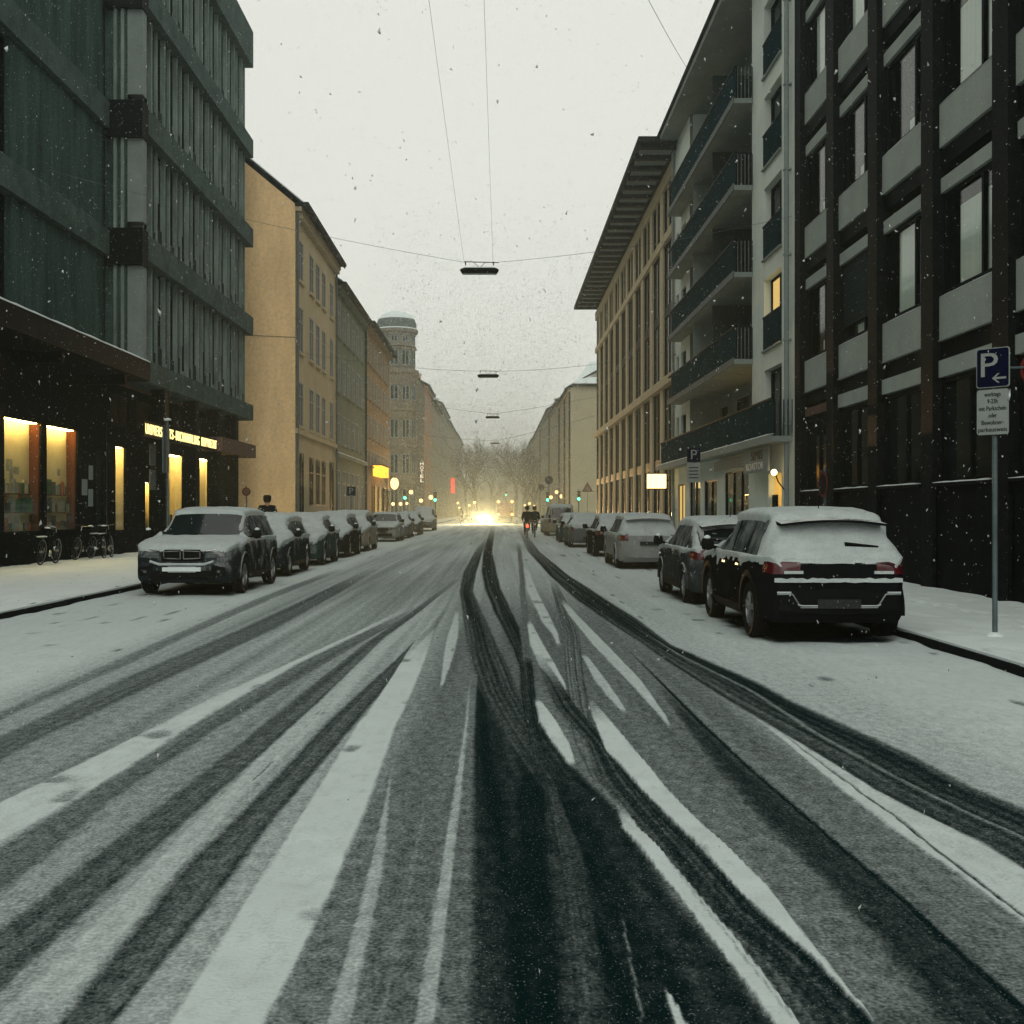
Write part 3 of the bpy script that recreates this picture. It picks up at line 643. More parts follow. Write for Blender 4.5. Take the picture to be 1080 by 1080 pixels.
# shop front under the wing
ops2 = [(38.5, 39.7, .9, 3.85), (41.75, 42.6, .9, 2.7), (44.4, 47.0, .5, 3.9), (49.4, 52.7, .5, 3.95)]
up = [(37.9, 39.9, 4.5, 5.6), (40.6, 44.0, 4.5, 5.6), (45.2, 48.5, 4.5, 5.6), (49.3, 53.6, 4.5, 5.6)]
FS.wall(37.65, 54.0, KH, 5.9, ops2 + up, .12).build('shop_wall', 'black_stone', off)
for i, a in enumerate(ops2): display(FS, off, *a, depth=.6, rust=False, shelves=2 if i else 1, warm='shop_light')
for a in up: window(FS, off, *a, .1, 'two', 'frame_dark', 'interior_dark')
for y in (40.5, 44.65, 48.3, 51.5):
    m = MB(); m.box(-12.25, -11.75, y - .25, y + .25, KH, 5.9); m.build('column', 'black_stone', off)
for (y, z, h) in ((39.6, 3.2, .75), (39.6, 2.35, .7)):
    m = MB(); m.box(-12.1, -12.06, y, y + .75, z, z + h); m.build('hanging_panel', 'zinc', off)
m = MB(); m.box(-12.4, -11.5, 47.75, 54.3, 4.12, 4.72); m.build('entrance_canopy', 'fascia_brown', off)

sg = thing('shop_sign', 'long dark sign board with glowing yellow capital letters along the bookshop front', 'sign', (-11.72, 42.8, 4.36))
m = MB(); m.box(-11.86, -11.74, 37.85, 47.7, 4.10, 4.62); m.build('sign_board', 'black_metal', sg)
txt = 'UNIVERSITÄTS-BUCHHANDLUNG RUPPRECHT'
y0, y1 = 37.95, 47.6; n = len(txt); st = (y1 - y0) / n
for i, ch in enumerate(txt):
    if ch == ' ': continue
    place_text('letter', ch, .50, 'sign_letters', sg, (-11.72, y0 + st * (i + .5), 4.345), (0, 1, 0), .012, fit=st * (.4 if ch in '-I' else .84))

# ---------------------------------------------------------------- left: old plastered houses
def house(name, label, side, X, y0, y1, base, eave, ridge_h, depth, wall_mat, rows, cols, ww, win=True, style='cross', fm='frame_pale',
          roof='roof_dark', gable=None, sill=True, ground=None, extra_ops=(), dep=.08, cornice=.45, snow_roof=True):
    """a pitched-roof house in the row: front wall with real openings, cornice, roof, window parts"""
    sg_ = 1 if side == 'L' else -1
    rt = thing(name, label, 'building', (X - sg_ * depth / 2, (y0 + y1) / 2, base))
    F = Fac(side, X); ops = [(c - ww / 2, c + ww / 2, a, b) for (a, b) in rows for c in cols] + list(extra_ops)
    F.wall(y0, y1, base, eave, ops, dep).build('wall', wall_mat, rt)
    xb = X - sg_ * depth; xr = X - sg_ * depth / 2
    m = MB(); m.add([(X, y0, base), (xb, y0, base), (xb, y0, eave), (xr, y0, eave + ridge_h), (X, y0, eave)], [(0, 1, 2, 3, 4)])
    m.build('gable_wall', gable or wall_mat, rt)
    m = MB(); m.add([(X, y1, base), (xb, y1, base), (xb, y1, eave), (xr, y1, eave + ridge_h), (X, y1, eave)], [(0, 1, 2, 3, 4)])
    m.add([(xb, y0, base), (xb, y1, base), (xb, y1, eave), (xb, y0, eave)], [(0, 1, 2, 3)]); m.build('rear_wall', gable or wall_mat, rt)
    o = sg_ * cornice; sl = ridge_h / (depth / 2); zo = eave - sl * cornice + .25
    m = MB(); th = .12
    pr = [(X + o, zo), (xr, eave + ridge_h + .25), (xb - o, zo)]
    vs = [(x, y, z) for y in (y0 - .12, y1 + .02) for x, z in pr] + [(x, y, z + th) for y in (y0 - .12, y1 + .02) for x, z in pr]
    m.add(vs, [(0, 1, 4, 3), (1, 2, 5, 4), (6, 7, 10, 9), (7, 8, 11, 10), (0, 1, 7, 6), (1, 2, 8, 7), (3, 4, 10, 9), (4, 5, 11, 10), (0, 3, 9, 6), (2, 5, 11, 8)])
    rf = m.build('roof', roof, rt)
    if snow_roof:
        m = MB(); vs = [(x, y, z + th + .01 + e) for e in (0, .06) for y in (y0 - .1, y1) for x, z in ((X + o * .8, zo + sl * cornice * .2), (xr, eave + ridge_h + .25))]
        m.add(vs, [(0, 1, 3, 2), (4, 5, 7, 6), (0, 1, 5, 4), (2, 3, 7, 6), (0, 2, 6, 4)]); m.build('roof_snow', 'snow', rf)
    F.part('cornice', wall_mat, rt, y0, y1, eave - .35, eave - .12, .002, cornice * .55)
    F.part('gutter', roof, rt, y0 - .1, y1, eave - .115, eave + .06, .004, cornice + .08)
    if win:
        for a, b in rows:
            for c in cols:
                window(F, rt, c - ww / 2, c + ww / 2, a, b, dep, style, fm)
                if sill: F.part('sill', wall_mat, rt, c - ww / 2 - .1, c + ww / 2 + .1, a - .14, a - .005, .003, .12)
    return rt, F

YC = [58.6, 61.9, 64.1, 66.3, 69.4]
arch = [(c - .65, c + .65, 1.9, 4.5) for c in YC[1:4]] + [(57.9, 59.4, .6, 4.6), (68.6, 70.2, KH, 4.6)]
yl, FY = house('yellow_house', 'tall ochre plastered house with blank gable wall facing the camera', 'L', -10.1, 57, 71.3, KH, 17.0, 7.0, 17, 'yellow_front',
     [(13.4, 15.45), (9.75, 12.05), (5.95, 8.2)], YC, 1.25, gable='yellow_gable_lit', extra_ops=arch, cornice=.6, roof='roof_dark')
for a in arch:
    window(FY, yl, *a, .08, 'cross' if a[2] > 1 else 'two', 'frame_dark', name='arched_window' if a[2] > 1 else 'door')
    m = MB(); c = (a[0] + a[1]) / 2; r = (a[1] - a[0]) / 2; ps = [FY.P(a[0], a[3] - r, .004)] + [FY.P(c - r * math.cos(math.pi * i / 10), a[3] - r + r * math.sin(math.pi * i / 10), .004) for i in range(11)]
    # corner fillings that turn the square opening into an arch
    for s_ in (0, 1):
        arc = [(c + (-1 if s_ == 0 else 1) * r * math.cos(math.pi / 2 * i / 6), a[3] - r + r * math.sin(math.pi / 2 * i / 6)) for i in range(7)]
        cu = a[0] if s_ == 0 else a[1]
        m.add([FY.P(cu, a[3], .003)] + [FY.P(u, v, .003) for u, v in arc] + [FY.P(u, v, -.02) for u, v in arc],
              [(0, i + 1, i + 2) for i in range(6)] + [(i + 1, i + 2, i + 9, i + 8) for i in range(6)])
    m.build('arch_spandrel', 'yellow_front', yl)
FY.part('string_course', 'yellow_front', yl, 57, 71.3, 5.5, 5.75, .002, .14)
for k in range(26):
    FY.part('bracket', 'yellow_front', yl, 57.3 + k * .54, 57.5 + k * .54, 16.35, 16.64, .003, .3)
downpipe(FY, yl, 57.12, KH, 16.8, .1, .07, 'zinc'); downpipe(FY, yl, 71.1, KH, 16.8, .1, .06, 'zinc')
m = MB(); m.tube([(-10.1, 56.97, 10.3), (-17, 56.97, 10.6)], .012, 5); m.build('cable', 'zinc', yl)
GC = [72.6, 75.2, 77.4, 79.8, 82.3, 85.2]
gr, FG = house('green_house', 'sage green plastered house between the yellow and the brown house', 'L', -10.1, 71.32, 87.2, KH, 15.9, 5.5, 17, 'green_plaster',
     [(12.7, 14.9), (9.2, 11.5), (5.9, 7.8), (1.6, 4.2)], GC, 1.2, cornice=.6, roof='roof_dark')
ledge_snow(FG, gr, 71.4, 87.1, 5.25, -.02, .2, .09); FG.part('string_course', 'green_plaster', gr, 71.33, 87.19, 5.0, 5.25, .002, .2)
for k in range(24): FG.part('bracket', 'green_plaster', gr, 71.6 + k * .65, 71.85 + k * .65, 15.3, 15.54, .003, .3)
downpipe(FG, gr, 87.0, KH, 15.7, .1, .07, 'roof_dark')
BC = [88.6 + 2.3 * i for i in range(8)]
br, FB = house('brown_house', 'brown brick-toned house with rows of small windows at the street corner', 'L', -10.1, 87.22, 107, KH, 16.1, 5, 15, 'brown_plaster',
     [(13.2, 15.0), (10.4, 12.2), (7.4, 9.2), (5.2, 6.4)], BC, 1.05, cornice=.7, roof='roof_dark')
awn = thing('lit_shop_awning', 'glowing orange light box above the corner shop of the brown house', 'light box', (-10, 96, 4.2))
m = MB(); m.box(-10.08, -9.4, 92.6, 98.8, 4.45, 5.3); m.build('light_box', 'orange_box', awn)
m = MB(); m.box(-10.08, -9.2, 92.4, 99.0, 5.31, 5.4); m.build('cover_strip', 'slate_red', awn)
for c in (93.5, 97.0, 101, 104.5):
    window(FB, br, c - .9, c + .9, .8, 3.6, -.09, 'two', 'frame_dark', 'warm_room' if c < 98 else 'glass_dark', name='shop_window')

# corner house with the domed tower
tw = thing('domed_corner_house', 'grey stone corner house with round tower and snow-capped dome beyond the crossing', 'building', (-13, 146, KH))
cx, cyy, tr = -12.55, 142.5, 2.45
FT = Fac('G', 141.4)
rowsT = [(19.6, 21.5), (15.3, 17.1), (10.6, 12.9), (6.2, 8.6), (1.0, 4.2)]
m = MB(); m.box(-30, -15.0, 141.5, 160, KH, 18.8); m.box(-15.0, -10.15, 143.5, 160, KH, 18.8); m.build('wall', 'tower_stone', tw)
NS = 16
def ring(r, z): return [(cx + r * math.cos(2 * math.pi * (k + .5) / NS), cyy + r * math.sin(2 * math.pi * (k + .5) / NS), z) for k in range(NS)]
prof = [(tr, KH), (tr, 4.9), (tr + .2, 5.0), (tr + .2, 5.3), (tr, 5.4), (tr, 9.4), (tr + .18, 9.5), (tr + .18, 9.8), (tr, 9.9), (tr, 13.9), (tr + .2, 14.0), (tr + .2, 14.35), (tr, 14.4),
        (tr, 18.4), (tr + .35, 18.7), (tr + .35, 19.1), (tr - .1, 19.2), (tr - .1, 21.9), (tr + .05, 22.0), (tr - .1, 22.1), (tr - .1, 23.5), (tr + .25, 23.8), (tr + .25, 24.15), (tr - .15, 24.2)]
vs = [p for r, z in prof for p in ring(r, z)]; fs = [(i * NS + k, i * NS + (k + 1) % NS, (i + 1) * NS + (k + 1) % NS, (i + 1) * NS + k) for i in range(len(prof) - 1) for k in range(NS)]
MB().add(vs, fs).build('tower', 'tower_stone', tw)
dome = [(tr + .05, 24.2), (tr + .05, 25.0), (tr * .93, 25.5), (tr * .72, 26.0), (tr * .4, 26.35), (.12, 26.5)]
vs = [p for r, z in dome for p in ring(r, z)]; fs = [(i * NS + k, i * NS + (k + 1) % NS, (i + 1) * NS + (k + 1) % NS, (i + 1) * NS + k) for i in range(len(dome) - 1) for k in range(NS)]
dm = MB().add(vs, fs).build('dome', 'zinc', tw)
ds = [(tr + .28, 24.16), (tr + .22, 24.28), (tr + .08, 24.3)]; vs = [p for r, z in ds for p in ring(r, z)]
MB().add(vs, [(i * NS + k, i * NS + (k + 1) % NS, (i + 1) * NS + (k + 1) % NS, (i + 1) * NS + k) for i in range(2) for k in range(NS)]).build('cornice_snow', 'snow', tw)
ds = [(tr * .96, 25.45), (tr * .9, 25.7), (tr * .72, 26.1), (tr * .4, 26.45), (.1, 26.62)]; vs = [p for r, z in ds for p in ring(r, z)]
MB().add(vs, [(i * NS + k, i * NS + (k + 1) % NS, (i + 1) * NS + (k + 1) % NS, (i + 1) * NS + k) for i in range(4) for k in range(NS)]).build('dome_snow', 'snow', dm, smooth=True)
for a in (-125, -92, -58, -25):
    q = R(a); dx, dy = math.cos(q), math.sin(q)
    for (v0, v1) in rowsT + [(22.45, 23.25)]:
        r = tr * math.cos(math.pi / NS) + .03 - (.1 if v0 > 19.2 else 0)
        f = MB(); w = .52 if v1 - v0 > 1 else .42
        def lp(u, v, n): return (cx + dx * (r + n) - dy * u, cyy + dy * (r + n) + dx * u, v)
        def lbox(mb, u0, u1, a0, a1, n0, n1):
            vv = [lp(u, v, n) for v in (a0, a1) for n in (n0, n1) for u in (u0, u1)]
            mb.add(vv, [(0, 1, 3, 2), (4, 5, 7, 6), (0, 1, 5, 4), (2, 3, 7, 6), (0, 2, 6, 4), (1, 3, 7, 5)])
        lbox(f, -w, -w + .1, v0, v1, 0, .06); lbox(f, w - .1, w, v0, v1, 0, .06); lbox(f, -w + .1, w - .1, v1 - .1, v1, 0, .06); lbox(f, -w + .1, w - .1, v0, v0 + .1, 0, .06); lbox(f, -.06, .06, v0 + .1, v1 - .1, 0, .05)
        wd = f.build('window', 'concrete_light', tw)
        f = MB(); lbox(f, -w + .1, w - .1, v0 + .1, v1 - .1, -.05, .015); f.build('pane', 'glass_dark', wd)
        f = MB(); lbox(f, -w - .12, w + .12, v1 + .05, v1 + .3, 0, .2); f.build('window_hood', 'tower_stone', tw)
m = MB(); m.add([(-15, 141.3, 18.8), (-10.0, 143.3, 18.8), (-10.0, 160, 18.8), (-30, 160, 18.8), (-30, 141.3, 18.8), (-16, 146, 21.5), (-13.5, 146.5, 21.5), (-13.5, 160, 21.5), (-22, 160, 21.5)],
      [(0, 1, 6, 5), (1, 2, 7, 6), (0, 5, 8, 4), (5, 6, 7, 8)]); m.build('roof', 'roof_dark', tw)

far_l = [('salmon_house', 'salmon-painted house beyond the domed tower carrying the hotel sign', 160.02, 176, 19.3, 'salmon_plaster', 4.0),
         ('beige_row_house', 'beige row house with dormered roof after the salmon hotel house', 176.02, 200, 18.6, 'beige_plaster', 4.5),
         ('grey_row_house', 'grey row house with flat attic, third beyond the crossing on the left', 200.02, 232, 20.5, 'grey_plaster', 3.0),
         ('misty_row_house', 'misty tan row house fourth beyond the crossing on the left', 232.02, 275, 20.0, 'beige_plaster', 4.0),
         ('faded_row_house', 'last faded house on the left before the bare trees', 275.02, 330, 20.5, 'grey_plaster', 4.0)]
m = MB()
for nm, lb, a, b, ev, mt, rg in far_l:
    n = max(3, int((b - a) / 3.6)); cs = [a + (b - a) * (i + .5) / n for i in range(n)]
    rr = [(v, v + 2.0) for v in (5.6, 9.2, 12.8, 16.0) if v + 2.6 < ev]
    h, F_ = house(nm, lb, 'L', -10.1, a, b, KH, ev, rg, 16, mt, rr, cs, 1.2, style='two', sill=False, cornice=.6, snow_roof=True)
    k = int((b - a) / 8)
    for i in range(k):
        yy = a + 4 + i * 8; d = MB(); d.box(-12.3, -11.0, yy - .8, yy + .8, ev + .2, ev + 1.9); dd = d.build('dormer', mt, h)
        d = MB(); d.box(-12.4, -10.85, yy - .95, yy + .95, ev + 1.905, ev + 2.05); d.build('dormer_roof', 'snow', dd)
# facade of the salmon house nearest the tower carries a lit strip of plaster
sal2 = None

# ---------------------------------------------------------------- right: dark granite office block
g1 = thing('granite_office_building', 'dark granite office block with pale spandrel panels, cropped by the right edge', 'building', (9.5, 22, KH))
FR = Fac('R', 8.4)
m = MB(); m.box(8.95, 22, 8, 31.68, KH, 24); m.build('core', 'black_metal', g1)
PY = [31.45, 28.4, 25.2, 22.0, 18.8, 15.6, 12.4, 9.2]
for y in PY:
    w = .26 if y > 31 else .3
    FR.part('pilaster', 'granite', g1, y - w, y + w if y < 31 else 31.7, KH, 24, -.5, .09)
state = {(0, 1): 'b', (0, 2): 'p', (0, 3): 'p', (1, 1): 'd', (1, 2): 'd', (1, 3): 'p', (2, 1): 'p', (2, 2): 'p'}
for bi in range(len(PY) - 1):
    a, b = PY[bi + 1] + .305, PY[bi] - (.265 if bi == 0 else .305)
    FR.part('ground_floor_wall', 'black_stone', g1, a, b, KH, 2.08, -.5, .02)
    FR.part('ledge', 'black_stone', g1, a, b, 2.085, 2.14, -.3, .12); ledge_snow(FR, g1, a + .05, b - .05, 2.142, -.05, .11, .035)
    window(FR, g1, a, b, 2.15, 4.12, .2, 'two', 'frame_dark', t=.08)
    if bi > 0: FR.part('lintel_panel', 'grey_panel', g1, a + .01, b - .01, 4.15, 4.47, -.3, -.02)
    else: FR.part('lintel_panel', 'fascia_brown', g1, a + .01, b - .01, 4.18, 4.40, -.3, -.05)
    for k in range(5):
        z = 4.86 + 3.66 * k
        FR.part('dark_strip', 'black_metal', g1, a, b, z - .37, z - .03, -.4, -.08)
        pnl = FR.part('spandrel_panel', 'grey_panel', g1, a + .015, b - .015, z, z + .82, -.35, -.03 + random.uniform(-.006, .006))
        ledge_snow(FR, g1, a + .03, b - .03, z + .822, -.1, -.03, .025)
        if k == 0: FR.part('drip_edge', 'sign_white', pnl, a + .015, b - .015, z - .025, z - .003, -.1, -.005)
        FR.part('lintel_panel', 'grey_panel', g1, a + .015, b - .015, z + 2.80, z + 3.08, -.35, -.06)
        st_ = state.get((k, bi), random.choice('ppdb'))
        wi = window(FR, g1, a + .01, b - .01, z + .86, z + 2.79, .24, 'third', 'frame_dark', 'clear_glass', t=.09)
        FR.part('room', 'interior_dark', g1, a, b, z + .8, z + 2.85, -.82, -.78)
        FR.part('reveal_shade', 'frame_dark', g1, b - .35, b - .02, z + .88, z + 2.77, -.3, -.2)  # dark strip painting the deep shade at the window's far side
        if st_ == 'p':
            FR.part('curtain', 'curtain', g1, a + .12, b - .5, z + .98, z + (2.7 if bi != 3 else 2.45), -.26, -.24)
        elif st_ == 'b':
            for q in range(22): FR.part('blind_slat', 'blind', g1, a + .1, b - .12, z + 1.25 + q * .068, z + 1.25 + q * .068 + .05, -.17, -.13)
            FR.part('curtain', 'curtain', g1, a + .12, b - .9, z + .96, z + 1.2, -.26, -.24)
        else:
            FR.part('curtain', 'curtain', g1, a + .12, b - 1.1, z + .96, z + 1.25, -.26, -.24)

# ---------------------------------------------------------------- right: pale apartment house with balconies
ap = thing('balcony_apartment_house', 'pale rendered apartment house with stacked dark balconies above small shops', 'building', (9.5, 43, KH))
FA = Fac('R', 8.3); FA2 = Fac('R', 9.45)
FLR = [3.74, 6.56, 9.38, 12.2, 15.02]
ops = [(33.15, 35.35, f, f + 2.2) for f in FLR]
FA.wall(31.72, 36.8, 3.6, 18.6, ops, .35).build('front_wall', 'pale_render', ap)
for i, o in enumerate(ops):
    window(FA, ap, *o, .33, 'two', 'frame_dark', 'warm_room' if i == 1 else 'glass_dark', 'french_window', t=.07)
    if i:
        rl = FA.part('window_rail', 'balcony_glass', ap, o[0], o[1], o[2] + .05, o[2] + 1.0, .0, .03)
        FA.part('rail_bar', 'frame_dark', rl, o[0] - .03, o[1] + .03, o[2] + 1.0, o[2] + 1.04, -.01, .05)
        FA.part('sill', 'concrete_light', ap, o[0] - .05, o[1] + .05, o[2] - .06, o[2] - .003, -.1, .08)
m = MB(); m.box(8.31, 9.6, 36.8, 37.05, 3.6, 18.6); m.box(8.62, 9.6, 31.72, 36.8, 18.3, 18.6); m.build('side_wall', 'pale_render', ap)
ops = []
for f in FLR: ops += [(38.0, 41.2, f + .02, f + 2.25), (42.6, 45.2, f + .02, f + 2.25), (46.6, 48.2, f + .6, f + 2.2)]
FA2.wall(37.05, 48.9, 3.6, 18.6, ops, .25).build('rear_wall', 'soffit_grey', ap)
for o in ops: window(FA2, ap, *o, .2, 'two', 'frame_dark', t=.07)
ops = [(49.9, 51.2, f + .5, f + 2.15) for f in FLR] + [(51.9, 52.6, f + .5, f + 2.15) for f in FLR]
FA.wall(48.9, 53.0, 3.6, 18.6, ops, .25).build('end_wall', 'pale_render', ap)
for o in ops: window(FA, ap, *o, .2, 'one', 'frame_dark')
m = MB(); m.box(8.32, 9.7, 48.9, 49.15, 3.6, 18.6); m.build('side_wall', 'soffit_grey', ap)
m = MB(); m.box(9.72, 22, 31.75, 53.0, KH, 18.6); m.build('core', 'soffit_grey', ap)
FBal = Fac('R', 7.7)
for i, f in enumerate(FLR):
    a, b = (31.9, 54.6) if i == 0 else (36.9, 51.2)
    sl = MB(); sl.box(7.7, 8.29 if i == 0 else 9.44, a, b, f - .18, f - .02)
    bl = sl.build('balcony', 'soffit_grey', ap)
    FBal.part('slab_edge', 'concrete_light' if i == 0 else 'zinc', bl, a - .02, b + .02, f - .2, f + .02, .0, .045)
    pm_ = 'balcony_glass'
    for q in range(int((b - a) / 1.35)):
        u = a + q * 1.35; FBal.part('parapet_panel', pm_, bl, u + .02, u + 1.33, f + .06, f + 1.0, -.05, -.02)
        FBal.part('parapet_post', 'frame_dark', bl, u - .02, u + .02, f - .01, f + 1.02, -.09, -.052)
    FBal.part('hand_rail', 'frame_dark', bl, a, b, f + 1.01, f + 1.06, -.09, .01)
    for q in range(5):
        x = 7.8 + q * .12; m = MB(); m.box(x, x + .03, a + .02, a + .05, f - .01, f + 1.0); m.build('rail_bar', 'zinc' if i else 'balcony_glass', bl)
    if i:
        for yy in (41.9, 46.0):
            m = MB(); m.box(7.95, 9.44, yy, yy + .08, f, f + 2.62); m.build('partition', 'soffit_grey' if yy > 44 else 'blind', bl)
    else: ledge_snow(FBal, bl, a, b, f + .02, -.1, .04, .05)
m = MB(); m.box(7.5, 9.9, 31.75, 53.2, 18.62, 18.85); m.build('eaves', 'soffit_grey', ap)
m = MB(); m.box(7.42, 22, 31.7, 53.3, 18.86, 19.0); m.build('roof', 'roof_dark', ap)
downpipe(FA, ap, 32.1, KH, 18.4, .13, .07, 'concrete_light'); downpipe(FA, ap, 52.8, KH, 18.4, .13, .07, 'concrete_light')
# shops below
sops = [(33.15, 34.75, KH, 2.75), (37.5, 41.5, .6, 3.0), (42.9, 45.6, KH, 2.8), (46.4, 49.0, .5, 2.9), (50.2, 52.2, KH, 2.8)]
FA.wall(31.72, 53.0, KH, 3.58, sops, .18).build('shop_wall', 'pale_render', ap)
m = MB(); m.box(8.5, 10.6, 32.7, 35.2, KH - .05, KH + .02); m.box(10.55, 10.6, 32.7, 35.2, KH + .02, 2.9); m.box(8.5, 10.55, 32.65, 32.7, KH, 2.9); m.box(8.5, 10.55, 35.2, 35.25, KH, 2.9); m.build('doorway_room', 'interior_cream', ap)
m = MB(); m.box(8.9, 9.9, 33.4, 34.6, 2.82, 2.88); m.build('ceiling_lamp', 'shop_light_soft', ap)
FA.part('door_leaf', 'frame_dark', ap, 34.2, 34.72, KH + .02, 2.1, -.16, -.1)
window(FA, ap, 37.5, 41.5, .6, 3.0, .15, 'three', 'frame_dark', 'clear_glass', 'shop_window')
m = MB(); m.box(9.5, 9.55, 37.3, 41.7, .3, 3.1); m.build('shop_back_wall', 'interior_dark', ap)
for q in range(4):
    sh = FA.part('shelf', 'interior_cream', ap, 37.6, 41.4, .7 + q * .42, .75 + q * .42, -.9, -.45)
    for j in range(9): FA.part('loaf', 'book_3' if j % 2 else 'wood', sh, 37.7 + j * .41, 37.98 + j * .41, .752 + q * .42, .752 + q * .42 + .16, -.8, -.55)
FA.part('shop_lamp', 'shop_light_soft', ap, 38.2, 40.8, 2.15, 2.19, -.8, -.6)
window(FA, ap, 42.9, 45.6, KH, 2.8, .15, 'two', 'frame_dark', name='shop_door')
window(FA, ap, 46.4, 49.0, .5, 2.9, .15, 'two', 'frame_dark', 'clear_glass', 'shop_window')
m = MB(); m.box(9.3, 9.35, 46.2, 49.2, .3, 3.0); m.build('shop_back_wall', 'interior_dark', ap)
for q in range(4): m = MB(); m.sphere((8.8, 46.7 + q * .6, 1.5 + (q % 2) * .8), .1); m.build('shop_lamp', 'lantern', ap)
window(FA, ap, 50.2, 52.2, KH, 2.8, .15, 'two', 'wood', 'warm_room', 'shop_door')
FA.part('shop_awning', 'concrete_light', ap, 37.0, 42.2, 3.05, 3.4, .002, .25)

sb = thing('shop_name_board', 'grey shop board with two lines of lettering over the lit doorway', 'sign', (7.9, 34.4, 2.75))
m = MB(); m.box(7.86, 7.92, 33.0, 36.3, 2.78, 3.5); m.build('board', 'concrete_light', sb)
place_text('lettering', 'SIMIS', .40, 'sign_ink', sb, (7.85, 34.4, 3.27), (0, -1, 0), .004, fit=1.5)
place_text('lettering', 'ROASTOR', .32, 'plate_white', sb, (7.85, 34.7, 2.95), (0, -1, 0), .004, fit=2.3)
wl = thing('wall_lamp', 'small lit bracket lamp beside the shop doorway', 'lamp', (8.2, 32.9, 2.6))
m = MB(); m.tube([(8.29, 32.75, 2.2), (8.1, 32.75, 2.45), (8.02, 32.75, 2.66)], .02, 6); m.build('bracket', 'frame_dark', wl)
m = MB(); m.sphere((7.98, 32.75, 2.72), .09); m.build('bulb', 'lantern_small', wl)
bx_ = thing('lit_box_sign', 'bright cream light box sign sticking out from the shop wall', 'light box', (7.45, 53.2, 2.65))
m = MB(); m.box(7.02, 7.88, 52.95, 53.2, 2.66, 3.32); m.build('light_box', 'sign_box', bx_)
m = MB(); m.box(7.0, 7.9, 52.93, 53.22, 3.325, 3.37); m.box(7.0, 7.9, 52.93, 53.22, 2.61, 2.655); m.box(7.885, 8.29, 53.04, 53.12, 3.0, 3.06); m.build('frame', 'frame_dark', bx_)

# ---------------------------------------------------------------- right: beige stone building with the wide flat roof
bs = thing('beige_stone_building', 'beige stone building with tall piers and a wide projecting dark flat roof', 'building', (10, 74, KH))
FE = Fac('R', 8.3); E0, E1 = 53.05, 95.6; nb = 11; bw = (E1 - E0) / nb; pw = 1.0
m = MB(); m.box(8.95, 24, E0, E1, KH, 18.2); m.build('core', 'beige_stone', bs)
ops = []
for i in range(nb):
    a = E0 + i * bw
    FE.part('pier', 'beige_stone', bs, a, a + pw, KH, 7.7, -.6, .0); FE.part('pier', 'beige_stone', bs, a, a + pw, 8.1, 14.8, -.6, .0)
    FE.part('pier', 'beige_stone', bs, a, a + pw, 15.2, 17.55, -.6, .0)
    mid = a + pw + (bw - pw) / 2
    for (v0, v1) in ((.3, 7.68), (8.12, 14.78), (15.22, 17.53)):
        top = v1 > 16
        for (p, q) in (((a + pw + .005, mid - .16), (mid + .16, a + bw - .005)) if top else ((a + pw + .005, a + bw - .005),)):
            window(FE, bs, p, q, v0, v1, .2, 'one' if top else 'two', 'frame_dark', t=.08)
            if not top: FE.part('floor_panel', 'frame_dark', bs, p + .08, q - .08, (v0 + v1) / 2 - .25, (v0 + v1) / 2 + .25, -.19, -.08)
        if top: FE.part('mullion', 'beige_stone', bs, mid - .155, mid + .155, v0, v1, -.55, -.04)
for v0, v1, n in ((7.7, 8.1, .18), (14.8, 15.2, .06), (17.55, 18.2, .04)):
    FE.part('stone_band', 'beige_stone', bs, E0, E1, v0, v1, -.6, n)
ledge_snow(FE, bs, E0, E1, 8.1, .0, .17, .03)
m = MB(); m.box(6.5, 24, 52.2, 95.9, 18.55, 18.8); rf = m.build('flat_roof', 'roof_dark', bs)
for i in range(26):
    a = 52.4 + i * 1.67; m = MB(); m.box(6.6, 8.28, a, a + .25, 18.3, 18.548); m.build('roof_rib', 'black_metal', rf)
    if i < 25: m = MB(); m.box(6.7, 8.2, a + .45, a + 1.45, 18.46, 18.547); m.build('soffit_panel', 'soffit_grey', rf)

# ---------------------------------------------------------------- right: houses beyond the crossing
gh, FGH = house('gabled_house', 'house with plain beige gable wall and snowy hipped roof beyond the right crossing', 'R', 8.3, 128, 150, KH, 15.4, 4.2, 15, 'beige_plaster',
     [(4.8, 6.8), (8.4, 10.4), (12, 14)], [130 + 2.9 * i for i in range(7)], 1.1, style='two', sill=False, gable='gable_plaster', cornice=.5)
for y in (128.3, 137.8, 149.5): downpipe(FGH, gh, y, KH, 15.2, .12, .1, 'roof_dark')
m = MB(); m.box(8.6, 14.4, 127.4, 127.95, 15.6, 15.85); m.build('eaves_board', 'roof_dark', gh)
m = MB(); m.add([(8.6, 127.4, 15.86), (15.5, 127.4, 15.86), (15.5, 129.5, 18.6), (10.6, 129.5, 18.6)], [(0, 1, 2, 3)]); m.build('roof_snow', 'snow', gh)
m = MB(); m.box(11.6, 13.2, 130, 131.5, 17, 20.4); m.build('chimney', 'brown_plaster', gh)
